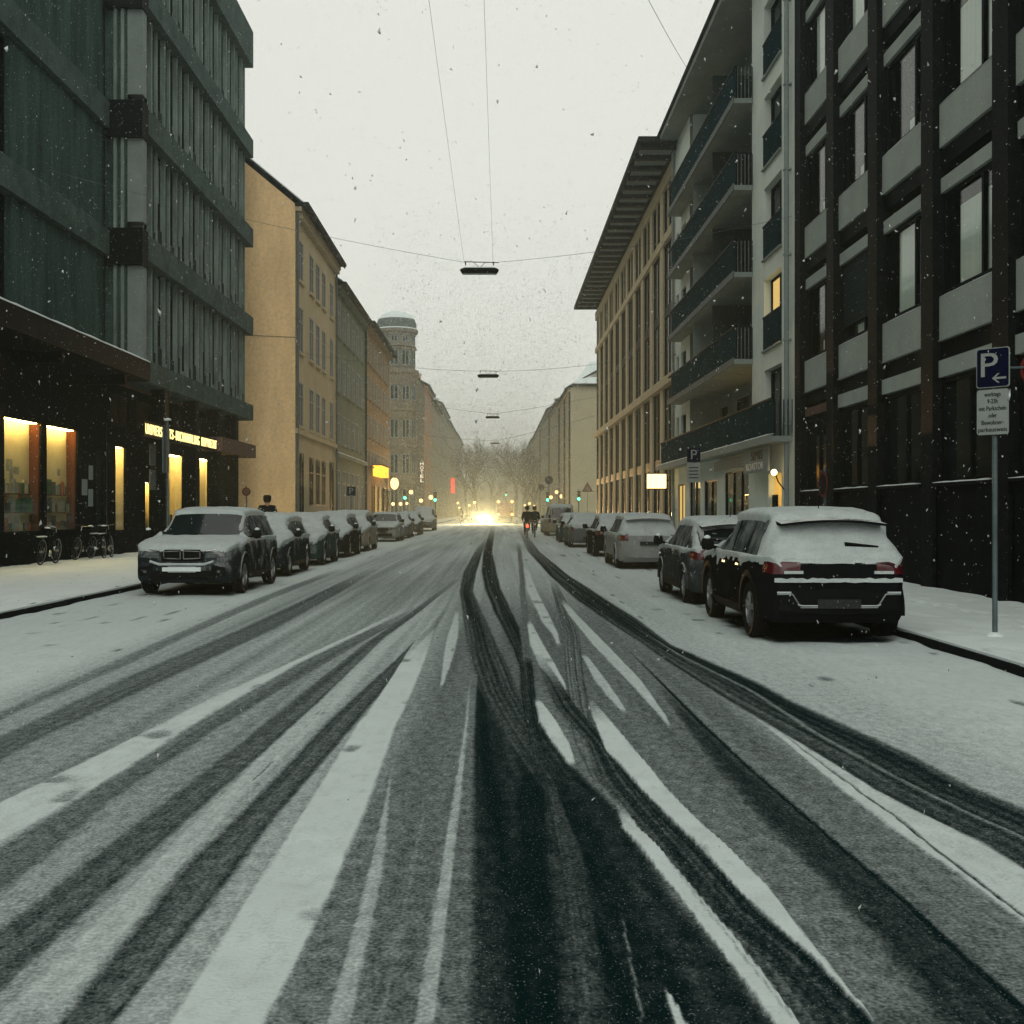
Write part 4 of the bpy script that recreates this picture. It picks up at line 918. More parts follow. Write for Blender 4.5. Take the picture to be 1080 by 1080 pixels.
for nm, lb, a, b, ev, mt, rg in [('tan_row_house', 'tan row house behind the gabled house, fading into the snowfall', 150.02, 178, 16.2, 'beige_plaster', 3.6),
        ('pale_row_house', 'pale grey row house second behind the gabled house', 178.02, 215, 17.5, 'grey_plaster', 3.6),
        ('hazy_row_house', 'hazy row house third behind the gabled house', 215.02, 260, 17.5, 'beige_plaster', 4),
        ('remote_row_house', 'last remote house on the right behind the bare trees', 260.02, 330, 18, 'grey_plaster', 4)]:
    n = max(3, int((b - a) / 3.6)); cs = [a + (b - a) * (i + .5) / n for i in range(n)]
    h, F_ = house(nm, lb, 'R', 8.3, a, b, KH, ev, rg, 16, mt, [(v, v + 2) for v in (4.8, 8.4, 12)], cs, 1.15, style='two', sill=False, cornice=.5)
    downpipe(F_, h, a + .4, KH, ev - .3, .12, .1, 'roof_dark')
    for i in range(int((b - a) / 9)):
        yy = a + 4 + i * 9; d = MB(); d.box(9.3, 10.8, yy - .8, yy + .8, ev + .2, ev + 1.9); dd = d.build('dormer', mt, h)
        d = MB(); d.box(9.15, 10.9, yy - .95, yy + .95, ev + 1.905, ev + 2.05); d.build('dormer_roof', 'snow', dd)
# ---------------------------------------------------------------- cars
def sm(a, b, x):
    t = min(1, max(0, (x - a) / (b - a))) if a != b else (1.0 if x >= b else 0.0); return t * t * (3 - 2 * t)

def interp_smooth(pts, s, rad=.05):
    xs, zs = [p[0] for p in pts], [p[1] for p in pts]
    ss = np.linspace(s - rad, s + rad, 9); return float(np.mean(np.interp(ss, xs, zs)))

# side profiles, rear (0) to front (1) as fractions of the length; heights in metres
SHAPES = {
 'suv': dict(top=[(0, .96), (.006, 1.03), (.10, 1.50), (.135, 1.575), (.25, 1.615), (.45, 1.625), (.56, 1.57), (.735, 1.07), (.80, 1.045), (.92, .98), (.975, .92), (.99, .88), (1, .84)],
             belt=1.02, clear=.24, wr=.365, ax=(.185, .795), pillars=(.13, .27, .46, .70), rear=(.10, .50)),
 'hatch': dict(top=[(0, .86), (.008, .95), (.085, 1.36), (.13, 1.425), (.28, 1.465), (.48, 1.47), (.58, 1.42), (.765, .99), (.83, .955), (.94, .87), (.98, .81), (1, .73)],
             belt=.93, clear=.19, wr=.31, ax=(.165, .81), pillars=(.14, .27, .47, .73), rear=(.08, .4)),
 'wagon': dict(top=[(0, .90), (.006, .97), (.085, 1.37), (.125, 1.43), (.28, 1.475), (.50, 1.48), (.59, 1.43), (.745, 1.0), (.81, .965), (.94, .87), (.98, .81), (1, .73)],
             belt=.94, clear=.19, wr=.315, ax=(.18, .80), pillars=(.12, .28, .46, .71), rear=(.08, .4)),
 'sedan': dict(top=[(0, .80), (.008, .96), (.03, 1.02), (.14, 1.05), (.27, 1.36), (.34, 1.43), (.45, 1.46), (.56, 1.41), (.72, .99), (.79, .955), (.94, .85), (.98, .79), (1, .71)],
             belt=.95, clear=.18, wr=.315, ax=(.2, .80), pillars=(.24, .34, .49, .69), rear=(.1, .4)),
 'van': dict(top=[(0, 1.0), (.004, 1.12), (.03, 1.82), (.06, 1.90), (.3, 1.95), (.66, 1.94), (.73, 1.86), (.86, 1.16), (.90, 1.08), (.97, .95), (.99, .85), (1, .7)],
             belt=1.08, clear=.22, wr=.335, ax=(.19, .82), pillars=(.06, .30, .53, .82), rear=(.04, .5)),
}

class Car:
    def __init__(s, shape, L, W, H=None):
        s.sh = SHAPES[shape]; s.L = L; s.hw = W / 2; s.kind = shape
        k = (H / max(z for _, z in s.sh['top'])) if H else 1.0
        s.k = k; s.top = [(a * L, z * k) for a, z in s.sh['top']]; s.belt = s.sh['belt'] * k
        s.clear = s.sh['clear']; s.wr = s.sh['wr']; s.ax = [a * L for a in s.sh['ax']]
        s.H = max(z for _, z in s.top)
        s.body()
    def ztop(s, q): return interp_smooth(s.top, q)
    def width(s, q):
        f = min(q / .6, 1); r = min((s.L - q) / .75, 1)
        return s.hw * (1 - .17 * (1 - f) ** 2.0) * (1 - .17 * (1 - r) ** 2.2)
    def section(s, q):
        hw = s.width(q); zt = s.ztop(q); zb = s.clear
        for a in s.ax:
            R_ = s.wr + .055
            if abs(q - a) < R_: zb = max(zb, s.wr + math.sqrt(max(0, R_ * R_ - (q - a) ** 2)) - .0)
        edge = sm(0, .12, min(q, s.L - q)); zb += .10 * (1 - edge)
        zs = min(s.belt, zt - .055); hg = zt - zs; k = min(1, max(0, hg / .38)); hwr = hw * (.90 + (.745 - .90) * k)
        d = zs - zb
        pts = [(0, zb), (hw * .7, zb), (hw * .93, zb + .01), (hw * .985, zb + .12 * d), (hw, zb + .30 * d), (hw * .992, zb + .52 * d), (hw * 1.0, zb + .68 * d),
               (hw * .985, zb + .86 * d), (hw * .958, zs - .012), (hw * .935, zs + .004)]
        ze = zt - .075 * k - .018
        for t in (.3, .65, 1.0):
            pts.append((hw * .925 + (hwr - hw * .925) * t ** 1.15, zs + .012 + (ze - zs - .012) * t))
        pts += [(hwr * .95, zt - .038 * k - .012), (hwr * .80, zt - .014 * k - .006), (hwr * .42, zt - .004), (0, zt)]
        # one corner-cutting pass rounds the section
        o = [pts[0]]
        for a, b in zip(pts, pts[1:]):
            o += [(a[0] * .75 + b[0] * .25, a[1] * .75 + b[1] * .25), (a[0] * .25 + b[0] * .75, a[1] * .25 + b[1] * .75)]
        return o + [pts[-1]]
    def body(s):
        st = set(np.round(np.arange(0, s.L + 1e-6, .055), 4)) | {0, .012, .03, s.L, s.L - .012, s.L - .03}
        for a in s.ax:
            for i in range(13): st.add(round(a + (s.wr + .055) * math.cos(math.pi * i / 12), 4))
        st = sorted(x for x in st if 0 <= x <= s.L); s.st = st
        vs = []; half = None
        for q in st:
            o = s.section(q); half = len(o)
            e = min(q, s.L - q); f = 1 - .05 * (1 - sm(0, .05, e))
            zc = (o[0][1] + o[-1][1]) / 2
            ring_ = [(x * f, (z - zc) * f + zc) for x, z in o] + [(-x * f, (z - zc) * f + zc) for x, z in o[-2:0:-1]]
            vs += [(x, q - s.L / 2, z) for x, z in ring_]
        n = 2 * half - 2; fs = []
        for i in range(len(st) - 1):
            for k in range(n): fs.append((i * n + k, i * n + (k + 1) % n, (i + 1) * n + (k + 1) % n, (i + 1) * n + k))
        fs += [tuple(range(n))[::-1], tuple(range((len(st) - 1) * n, len(st) * n))]
        s.v, s.f = vs, fs
        s.bvh = BVHTree.FromPolygons([Vector(v) for v in vs], fs)
    def cast(s, side, a, b):
        o, d = {'rear': ((a, -9, b), (0, 1, 0)), 'front': ((a, 9, b), (0, -1, 0)), 'left': ((-9, a, b), (1, 0, 0)), 'right': ((9, a, b), (-1, 0, 0)), 'top': ((a, b, 9), (0, 0, -1))}[side]
        h = s.bvh.ray_cast(Vector(o), Vector(d))
        return (h[0], h[1], Vector(d)) if h[0] is not None else None
    def patch(s, side, cols, off=.008, rows=6):
        """a thin shell lying on the body: cols = (across, low, high); looks along the given side"""
        P = []
        for a, lo, hi in cols:
            for j in range(rows + 1):
                b = lo + (hi - lo) * j / rows; h = s.cast(side, a, b)
                if h is None: P.append(None); continue
                nn = h[1] if h[1].dot(h[2]) < 0 else -h[1]
                P.append((h[0] + nn * off, h[0] - nn * .012))
        m = MB(); n = len(cols); R1 = rows + 1; idx = {}
        for i, p in enumerate(P):
            if p: idx[i] = len(m.v); m.v += [tuple(p[0]), tuple(p[1])]
        for i in range(n - 1):
            for j in range(rows):
                q = [i * R1 + j, (i + 1) * R1 + j, (i + 1) * R1 + j + 1, i * R1 + j + 1]
                if all(x in idx for x in q):
                    pts_ = [Vector(m.v[idx[x]]) for x in q]
                    if max((pts_[x] - pts_[(x + 1) % 4]).length for x in range(4)) > .6: continue
                    m.f.append(tuple(idx[x] for x in q))
                    for (x, y, cond) in ((q[0], q[3], i == 0), (q[1], q[2], i == n - 2), (q[0], q[1], j == 0), (q[3], q[2], j == rows - 1)):
                        if cond: m.f.append((idx[x], idx[y], idx[y] + 1, idx[x] + 1))
        return new_mesh('patch', m.v, m.f, True, 40)

def wheel_meshes(r, w=.21):
    t = MB(); t.lathe([(r * .62, -w / 2 + .02), (r * .9, -w / 2), (r * .985, -w / 2 + .03), (r, -.04), (r, .04), (r * .985, w / 2 - .03), (r * .9, w / 2), (r * .62, w / 2 - .02)], 28, axis='x', cap=False)
    rm = MB(); rm.lathe([(r * .66, -.06), (r * .66, .07), (r * .60, .085), (r * .58, .04), (.001, .02)], 24, axis='x', cap=False)
    for k in range(5):
        a = 2 * math.pi * k / 5 + .3
        for d in (-.13, .13):
            ca, sa = math.cos(a + d), math.sin(a + d); ca0, sa0 = math.cos(a), math.sin(a)
            rm.tube([(.07, r * .1 * ca0, r * .1 * sa0), (.075, r * .58 * ca, r * .58 * sa)], .022, 5)
    rm.lathe([(.055, .03), (.055, .085), (.001, .09)], 12, axis='x')
    return new_mesh('wheel', t.v, t.f, True, 40), new_mesh('rim', rm.v, rm.f, True, 40)

CAR_N = 0
def car(name, label, shape, L, W, H, paint, x, y, heading=0, group=None, snow=.045, clear=(), n0=.30, n1=.62, plate='plate_snowy', detail=2, tail=None, head=None,
        extra=None, clad=False, rack=False, snow_side=.0, frosted=True):
    """y is the middle of the car, heading 0 = driving away from the camera"""
    global CAR_N; CAR_N += 1; sd = CAR_N * 13.7
    c = Car(shape, L, W, H); L2 = L / 2
    rt = thing(name, label, 'car', (x, y, 0.012), heading, group)
    obj('body', new_mesh('body', c.v, c.f, True, 38), 'paint_' + paint, rt)
    k = c.k; S = c.sh; pl = [p * L for p in S['pillars']]
    def side_cols(a, b, n=9, up=.105):
        o = []
        for q in np.linspace(a, b, n):
            hi = min(c.ztop(q) - up * k, c.H - .135 * k); lo = c.belt + .025
            o.append((q - L2, lo, max(hi, lo + .02)))
        return o
    ranges = [(pl[0] + .02, pl[1] - .05), (pl[1] + .0, pl[2] - .04), (pl[2] + .04, pl[3] - .06)]
    for sd_ in ('left', 'right'):
        for i, (a, b) in enumerate(ranges):
            if shape == 'van' and i == 0: continue
            obj('side_window', c.patch(sd_, side_cols(a, b), .006), 'glass_frosted', rt)
    # windscreen, seen from above
    rf = [q for q in np.arange(.35 * L, .95 * L, .02) if c.ztop(q) < c.H - .09]; qa = min(rf); qb = min(q for q in rf if c.ztop(q) < c.belt + .075)
    hwf = c.width(qb)
    cols = []
    for t in np.linspace(-1, 1, 15):
        cols.append((t * hwf * .80, qb - L2 - .10 * t * t, qa - L2 - .02 * t * t))
    cols2 = []
    for (a, lo, hi) in cols: cols2.append((a, lo, hi))
    obj('windscreen', c.patch('top', cols2, .006, 8), 'glass_car', rt)
    # rear window
    zr0, zr1 = c.belt + .06, c.H - .17 * k
    if shape == 'sedan':
        q0 = min(q for q in np.arange(.1 * L, .4 * L, .02) if c.ztop(q) > c.belt + .14); q1 = min(q for q in np.arange(.1 * L, .5 * L, .02) if c.ztop(q) > c.H - .09)
        obj('rear_window', c.patch('top', [(t * hwf * .72, q0 - L2 + .05 * t * t, q1 - L2) for t in np.linspace(-1, 1, 11)], .006), 'glass_car', rt)
    else:
        obj('rear_window', c.patch('rear', [(t * c.hw * .74, zr0 + .02 * t * t, zr1 - .06 * t * t) for t in np.linspace(-1, 1, 13)], .006), 'glass_car', rt)
    # bumpers
    z0, z1 = c.clear + .12, (.66 if shape in ('suv', 'van') else .58) * (1 if shape != 'suv' else k)
    obj('rear_bumper', c.patch('rear', [(t * c.hw * .78, z0 + .05 * t * t, z1 - .03 * t * t) for t in np.linspace(-1, 1, 15)], .022), 'plastic' if clad else 'paint_' + paint, rt)
    obj('front_bumper', c.patch('front', [(t * c.hw * .80, z0 - .03, z1 - .04 * t * t - .02) for t in np.linspace(-1, 1, 15)], .03), 'paint_' + paint, rt)
    # lamps
    zt = .93 * k if shape in ('suv',) else (.86 * k if shape != 'van' else 1.0)
    zh = (.78 if shape in ('suv', 'van') else .66) * k
    for s_ in (-1, 1):
        tm = tail or 'red_glass'
        if shape == 'van': cols = [(s_ * c.hw * t, .85, 1.35) for t in np.linspace(.72, .85, 5)]
        elif shape == 'suv': cols = [(s_ * c.hw * t, zt - .075 - .02 * (t - .45), zt + .05 + .06 * (t - .45)) for t in np.linspace(.50, .875, 8)]
        else: cols = [(s_ * c.hw * t, zt - .09, zt + .10) for t in np.linspace(.66, .865, 6)]
        obj('tail_light', c.patch('rear', cols, .014), tm, rt)
        if shape in ('suv', 'hatch', 'wagon'):
            sd_ = 'right' if s_ > 0 else 'left'
            obj('tail_light', c.patch(sd_, [(q - L2, zt - .07, zt + .09) for q in np.linspace(.05, .24, 5)], .010), tm, rt)
        hm = head or 'lamp_glass'
        hl = obj('headlight', c.patch('front', [(s_ * c.hw * t, zh - .075 + .05 * (t - .45), zh + .03 + .10 * (t - .45)) for t in np.linspace(.44, .815, 8)], .010), hm, rt)
    # grille, lower intake
    obj('grille', c.patch('front', [(t * c.hw * .40, zh - .14, zh + .02) for t in np.linspace(-1, 1, 9)], .012), 'plastic', rt)
    obj('air_intake', c.patch('front', [(t * c.hw * .62, c.clear + .1, c.clear + .24) for t in np.linspace(-1, 1, 9)], .038), 'plastic', rt)
    obj('number_plate', c.patch('front', [(t, .45, .56) for t in np.linspace(-.26, .26, 5)], .05), plate, rt)
    zp = (z1 - .17) if shape in ('suv', 'sedan') else (.74 if shape == 'van' else .70)
    obj('number_plate', c.patch('rear', [(t, zp - .055, zp + .055) for t in np.linspace(-.26, .26, 5)], .05), plate, rt)
    # mirrors
    qm = pl[3] - .10
    for s_ in (-1, 1):
        m = MB(); hx = c.width(qm) * .95; zz = c.belt + .03
        m.lathe([(.02, -.09), (.085, -.07), (.10, 0), (.085, .07), (.02, .1)], 10, (s_ * (hx + .15), qm - L2, zz + .08), 'x')
        m.tube([(s_ * (hx - .05), qm - L2, zz), (s_ * (hx + .1), qm - L2, zz + .05)], .028, 6)
        mi = obj('mirror', new_mesh('mirror', m.v, m.f, True, 50), 'plastic' if s_ else 'plastic', rt)
        if snow and detail > 0:
            m = MB(); m.lathe([(.01, .0), (.055, .0), (.05, .03), (.02, .05), (.001, .055)], 10, (s_ * (hx + .15), qm - L2, zz + .155)); obj('snow_cap', new_mesh('snow_cap', m.v, m.f, True), 'snow', mi)
    # wheels
    tm_, rm_ = wheel_meshes(c.wr)
    for a in c.ax:
        for s_ in (-1, 1):
            w = obj('wheel', tm_, 'rubber', rt, (s_ * (c.hw - .115), a - L2, c.wr - .012), (0, 0, 0 if s_ > 0 else math.pi))
            obj('rim', rm_, 'rim', w)
            if detail > 0:
                ar = MB(); R0 = c.wr + .05; R1 = R0 + (.075 if clad else .03); xo = s_ * (c.width(a) * .985)
                pts = [(math.cos(t), math.sin(t)) for t in np.linspace(-.12, math.pi + .12, 17)]
                vs = []
                for ca, sa in pts: vs += [(xo - s_ * .06, a - L2 + R0 * ca, c.wr + R0 * sa), (xo + s_ * .022, a - L2 + R0 * ca, c.wr + R0 * sa), (xo + s_ * .018, a - L2 + R1 * ca, c.wr + R1 * sa), (xo - s_ * .06, a - L2 + R1 * ca, c.wr + R1 * sa)]
                fs = [(i * 4 + j, i * 4 + (j + 1) % 4, i * 4 + 4 + (j + 1) % 4, i * 4 + 4 + j) for i in range(16) for j in range(4)]
                ar.add(vs, fs); obj('wheel_arch', new_mesh('wheel_arch', ar.v, ar.f, True, 40), 'plastic' if clad else 'paint_' + paint, rt)
    if detail > 1:
        for sd_ in ('left', 'right'):
            for q in (pl[1] + .12, pl[2] + .16):
                obj('door_handle', c.patch(sd_, [(q - L2 + t, c.belt - .13, c.belt - .10) for t in np.linspace(0, .18, 4)], .028, 2), 'chrome' if clad else 'paint_' + paint, rt)
            for q in (pl[1] - .02, pl[2], pl[3] + .02):
                obj('door_seam', c.patch(sd_, [(q - L2 + t, c.clear + .18, c.belt - .02) for t in (0, .008)], .002, 8), 'plastic', rt)
            obj('side_sill', c.patch(sd_, [(q - L2, c.clear + .03, c.clear + .14) for q in np.linspace(c.ax[0] + c.wr + .1, c.ax[1] - c.wr - .1, 12)], .02, 2), 'plastic', rt)
        w = MB(); h0 = c.cast('rear', -.05, zr0 + .05); h1 = c.cast('rear', -.42, zr0 + .13)
        if h0 and h1 and shape != 'sedan' and extra is None:
            w.tube([h0[0] + Vector((0, -.02, 0)), h1[0] + Vector((0, -.025, 0))], .012, 6); obj('wiper', new_mesh('wiper', w.v, w.f), 'plastic', rt)
        if shape in ('suv', 'hatch', 'wagon'):
            qs = .09 * L if shape == 'suv' else .075 * L
            sp = MB(); zt_ = c.ztop(.12 * L) + .012
            for i, t in enumerate(np.linspace(-1, 1, 9)):
                xx = t * c.hw * .70; yy = .012 * L + .06 * t * t - L2; dz = -.05 * t * t
                sp.v += [(xx, yy + .06, zt_ - .035 + dz - .04), (xx, yy + .05, zt_ - .01 + dz - .035), (xx, .15 * L - L2, zt_ + dz * .8), (xx, .14 * L - L2, zt_ - .05 + dz)]
                if i: b_ = 4 * i; sp.f += [(b_ - 4, b_, b_ + 1, b_ - 3), (b_ - 3, b_ + 1, b_ + 2, b_ - 2), (b_ - 4, b_, b_ + 3, b_ - 1)]
            sp.f += [(0, 1, 2, 3), (32, 33, 34, 35)]
            obj('roof_spoiler', new_mesh('roof_spoiler', sp.v, sp.f, True, 40), 'paint_' + paint, rt)
        an = MB(); an.tube([(0, .2 * L - L2, c.ztop(.2 * L) - .01), (0, .2 * L - L2 - .12, c.ztop(.2 * L) + .22)], .008, 5, .003); obj('antenna', new_mesh('antenna', an.v, an.f), 'plastic', rt)
    if rack:
        for s_ in (-1, 1):
            m = MB(); pts = [(s_ * c.width(q) * .70, q - L2, c.ztop(q) + (.055 if 0 < i < 5 else -.01)) for i, q in enumerate(np.linspace(.17 * L, .54 * L, 6))]
            m.tube(pts, .017, 6); obj('roof_rail', new_mesh('roof_rail', m.v, m.f, True), 'chrome', rt)
    # snow lying on everything that faces up (and on the glass unless it was cleared)
    if snow:
        bm = bmesh.new(); vs = [bm.verts.new(v) for v in c.v]
        for f in c.f: bm.faces.new([vs[i] for i in f])
        bmesh.ops.recalc_face_normals(bm, faces=bm.faces); bm.normal_update()
        dep = {}
        for v in bm.verts:
            q = v.co.y + L2; n = v.normal
            d = sm(n0, n1, n.z + .25 * noise.noise(v.co * 4.5 + Vector((sd, sd, 0))))
            nn = noise.noise(v.co * 2.3 + Vector((sd, 0, 0))) * .5 + noise.noise(v.co * 7 + Vector((0, sd, 0))) * .35 + noise.noise(v.co * 19 + Vector((0, sd, 0))) * .2
            on_ws = qa - .02 < q < qb + .03 and abs(v.co.x) < hwf * .80 and v.co.z > c.belt + .05
            on_rw = (q < .16 * L if shape != 'sedan' else (.1 * L < q < .34 * L)) and v.co.z > zr0 - .02 and v.co.z < zr1 + .03 and abs(v.co.x) < c.hw * .75
            if 'windscreen' in clear and on_ws: d = 0
            elif on_ws: d *= .45 + .3 * nn
            if 'rear' in clear and on_rw: d = 0
            elif on_rw: d = max(d * .6, .28 + .5 * nn) if frosted else d * .3
            if abs(n.z) < n0 and snow_side and not on_rw: d = max(d, max(0, nn * 1.6 + snow_side - .25))
            if c.belt + .02 < v.co.z < c.H - .12 * k and abs(n.x) > .55 and pl[0] < q < pl[3]: d = 0
            if v.co.z < c.clear + .22: d = 0
            d *= (1 + .55 * nn)
            e = min(q, L - q); d *= sm(0, .06, e) if n.z > .4 else 1
            dep[v] = max(0, d) * snow
        newv = {}; vv = []; ff = []
        for f in bm.faces:
            if len(f.verts) > 4: continue
            if max(dep[v] for v in f.verts) < .006: continue
            idx = []
            for v in f.verts:
                if v not in newv: newv[v] = len(vv); vv.append(v.co + v.normal * (dep[v] - .004) + Vector((0, 0, dep[v] * .25)))
                idx.append(newv[v])
            ff.append(idx)
        bm.free()
        if ff: obj('snow_cover', new_mesh('snow_cover', vv, ff, True), 'car_snow', rt)
    if extra: extra(c, rt)
    return rt, c

def surf_tube(c, rt, name, mat, side, pts, r=.014, off=.04, n=6):
    P = []
    for a, b in zip(pts, pts[1:]):
        for t in np.linspace(0, 1, n, endpoint=False):
            h = c.cast(side, a[0] + (b[0] - a[0]) * t, a[1] + (b[1] - a[1]) * t)
            if h: P.append(h[0] - h[2] * off)
    h = c.cast(side, *pts[-1]); 
    if h: P.append(h[0] - h[2] * off)
    m = MB(); m.tube(P, r, 6); return obj(name, new_mesh(name, m.v, m.f, True), mat, rt)

def suv_rear(c, rt):
    surf_tube(c, rt, 'bumper_trim', 'rim', 'rear', [(-.74, .60), (-.56, .60), (-.46, .44), (.46, .44), (.56, .60), (.74, .60)], .011, .035)
    surf_tube(c, rt, 'bumper_snow', 'car_snow', 'rear', [(-.74, .62), (-.58, .62)], .014, .04); surf_tube(c, rt, 'bumper_snow', 'car_snow', 'rear', [(.58, .62), (.74, .62)], .014, .04)
    surf_tube(c, rt, 'bumper_snow', 'car_snow', 'rear', [(-.50, .475), (-.44, .462), (.44, .462), (.5, .475)], .009, .04)
    # ridge of snow on the step below the tail lights
    m = c.patch('rear', [(t * .75, .742 + .012 * noise.noise(Vector((t * 6, 1, 0))), .79 + .022 * noise.noise(Vector((t * 9, 7, 0)))) for t in np.linspace(-1, 1, 25)], .045, 4); obj('tailgate_snow', m, 'car_snow', rt)
    m = c.patch('rear', [(t * .66, 1.03 - .02 * abs(t), 1.10 + .02 * noise.noise(Vector((t * 8, 3, 0)))) for t in np.linspace(-1, 1, 21)], .03, 4); obj('tailgate_snow', m, 'car_snow', rt)
    for s_ in (-1, 1):
        m = c.patch('rear', [(s_ * t, .845, .88) for t in np.linspace(.43, .66, 5)], .03, 2); obj('lamp_snow', m, 'car_snow', rt)
    m = MB(); h = c.cast('rear', .12, 1.2); h2 = c.cast('rear', .52, 1.17)
    m.tube([h[0] + Vector((0, -.05, 0)), h2[0] + Vector((0, -.05, 0))], .03, 6, .012); obj('wiper', new_mesh('wiper', m.v, m.f, True), 'plastic', rt)
    place_plate(c, rt, 'rear', .50)
def place_plate(c, rt, side, z): pass

def suv_front(c, rt):
    # two kidney grilles with a bright rim, badge, lower grille with snow, fog lamps
    for s_ in (-1, 1):
        obj('kidney_grille', c.patch('front', [(s_ * t, .70, .85) for t in np.linspace(.03, .34, 6)], .03, 3), 'plastic', rt)
        surf_tube(c, rt, 'grille_rim', 'rim', 'front', [(s_ * .03, .70), (s_ * .34, .715), (s_ * .34, .84), (s_ * .03, .85), (s_ * .03, .70)], .010, .04, 4)
        surf_tube(c, rt, 'light_strip', 'chrome', 'front', [(s_ * .43, .845), (s_ * .62, .87), (s_ * .76, .90)], .012, .02)
        surf_tube(c, rt, 'light_strip', 'chrome', 'front', [(s_ * .76, .90), (s_ * .765, .79)], .012, .02)
        obj('side_intake', c.patch('front', [(s_ * t, .40 - .04 * (t - .55), .60 - .25 * (t - .55)) for t in np.linspace(.55, .78, 5)], .042, 3), 'plastic', rt); obj('fog_lamp', c.patch('front', [(s_ * t, .44, .49) for t in np.linspace(.66, .72, 4)], .05, 3), 'lamp_glass', rt)
    surf_tube(c, rt, 'bumper_snow', 'car_snow', 'front', [(-.60, .66), (-.42, .60), (.42, .60), (.60, .66)], .026, .05)
    obj('bumper_snow', c.patch('front', [(t * .36, .47, .545) for t in np.linspace(-1, 1, 9)], .075, 3), 'snow', rt)
    for s_ in (-1, 1):
        m = MB(); h = c.cast('top', s_ * .35, c.L / 2 - 1.235); h2 = c.cast('top', s_ * .05 + .25, c.L / 2 - 1.32)
        if h and h2: m.tube([h[0] + Vector((0, 0, .02)), h2[0] + Vector((0, 0, .02))], .010, 5); obj('wiper', new_mesh('wiper', m.v, m.f), 'plastic', rt)

GR, GL = 'cars parked along the right kerb', 'cars parked along the left kerb'
XR, XL = 4.12, -5.98
car('parked_suv', 'black SUV with snow on its rear window, nearest parked car on the right', 'suv', 4.45, 1.84, 1.61, 'black', XR, 13.75 + 2.2, 0, GR, .05, n0=.22, n1=.6, clad=True, extra=suv_rear)
car('parked_hatchback', 'dark grey hatchback with cleared rear window in front of the black SUV', 'hatch', 4.05, 1.74, 1.47, 'darkgrey', XR, 19.35 + 2.0, 0, GR, .045, clear=('rear',))
car('parked_estate_car', 'silver estate car with red tail light and frosted rear window', 'wagon', 4.5, 1.76, 1.49, 'silver', XR + .08, 31.3 + 2.25, 0, GR, .055)
car('parked_hatchback', 'black small car just ahead of the silver estate car', 'hatch', 4.0, 1.7, 1.46, 'black', XR + .12, 39.6 + 2, 0, GR, .05, detail=1)
car('parked_sedan', 'snow-covered grey sedan between the silver estate and the van', 'sedan', 4.5, 1.74, 1.43, 'grey', XR - .1, 49.6 + 2.25, 0, GR, .06, detail=1)
car('parked_hatchback', 'dark teal hatchback half hidden beyond the snowy sedan', 'hatch', 3.9, 1.68, 1.45, 'teal', XR - .12, 57.5 + 2, 0, GR, .05, detail=1)
car('parked_van', 'champagne minivan with dark rear window near the cyclists', 'van', 4.7, 1.9, 1.98, 'champagne', XR - .05, 71.5 + 2.35, 0, GR, .05, clear=('rear',), detail=1)
car('parked_sedan', 'farthest snowy car on the right, ahead of the minivan', 'sedan', 4.5, 1.74, 1.43, 'silver', XR, 81 + 2.2, 0, GR, .06, detail=0)

car('parked_suv', 'dark slate SUV facing the camera with cleared windscreen, nearest car on the left', 'suv', 4.6, 1.98, 1.64, 'slate', XL + .08, 21.35 + 2.3, math.pi, GL, .045, clear=('windscreen',), clad=False, extra=suv_front, n0=.35, n1=.7, plate='car_snow')
car('parked_hatchback', 'dark snow-buried hatchback directly behind the slate SUV', 'hatch', 4.0, 1.74, 1.46, 'navy', XL - .02, 27.6 + 2, math.pi, GL, .085)
car('parked_sedan', 'teal car under thick snow, second behind the slate SUV', 'sedan', 4.4, 1.76, 1.46, 'teal', XL, 33.0 + 2.2, math.pi, GL, .085, detail=1)
car('parked_estate_car', 'black estate car under snow, third behind the slate SUV', 'wagon', 4.4, 1.76, 1.49, 'black', XL, 38.9 + 2.2, math.pi, GL, .085, detail=1)
car('parked_estate_car', 'pale estate car with a glinting headlight, fourth behind the slate SUV', 'wagon', 4.4, 1.76, 1.54, 'champagne', XL + .02, 44.6 + 2.2, math.pi, GL, .085, detail=1)
car('parked_hatchback', 'silver hatchback with dark cleared windscreen after the gap in the left row', 'hatch', 4.1, 1.74, 1.52, 'silver', XL + .02, 59.0 + 2.05, math.pi, GL, .03, clear=('windscreen',), detail=1)
car('parked_sedan', 'snowy grey car just behind the silver hatchback on the left', 'sedan', 4.4, 1.74, 1.45, 'grey', XL, 66.5 + 2.2, math.pi, GL, .07, detail=0)
car('parked_hatchback', 'snowy dark-nosed car, second behind the silver hatchback on the left', 'hatch', 4.2, 1.74, 1.5, 'darkgrey', XL + .1, 74 + 2.1, math.pi, GL, .07, detail=0)
car('parked_van', 'white-roofed van at the far end of the left parking row', 'van', 4.7, 1.85, 1.85, 'grey', XL + .1, 90 + 2.3, math.pi, GL, .08, detail=0)

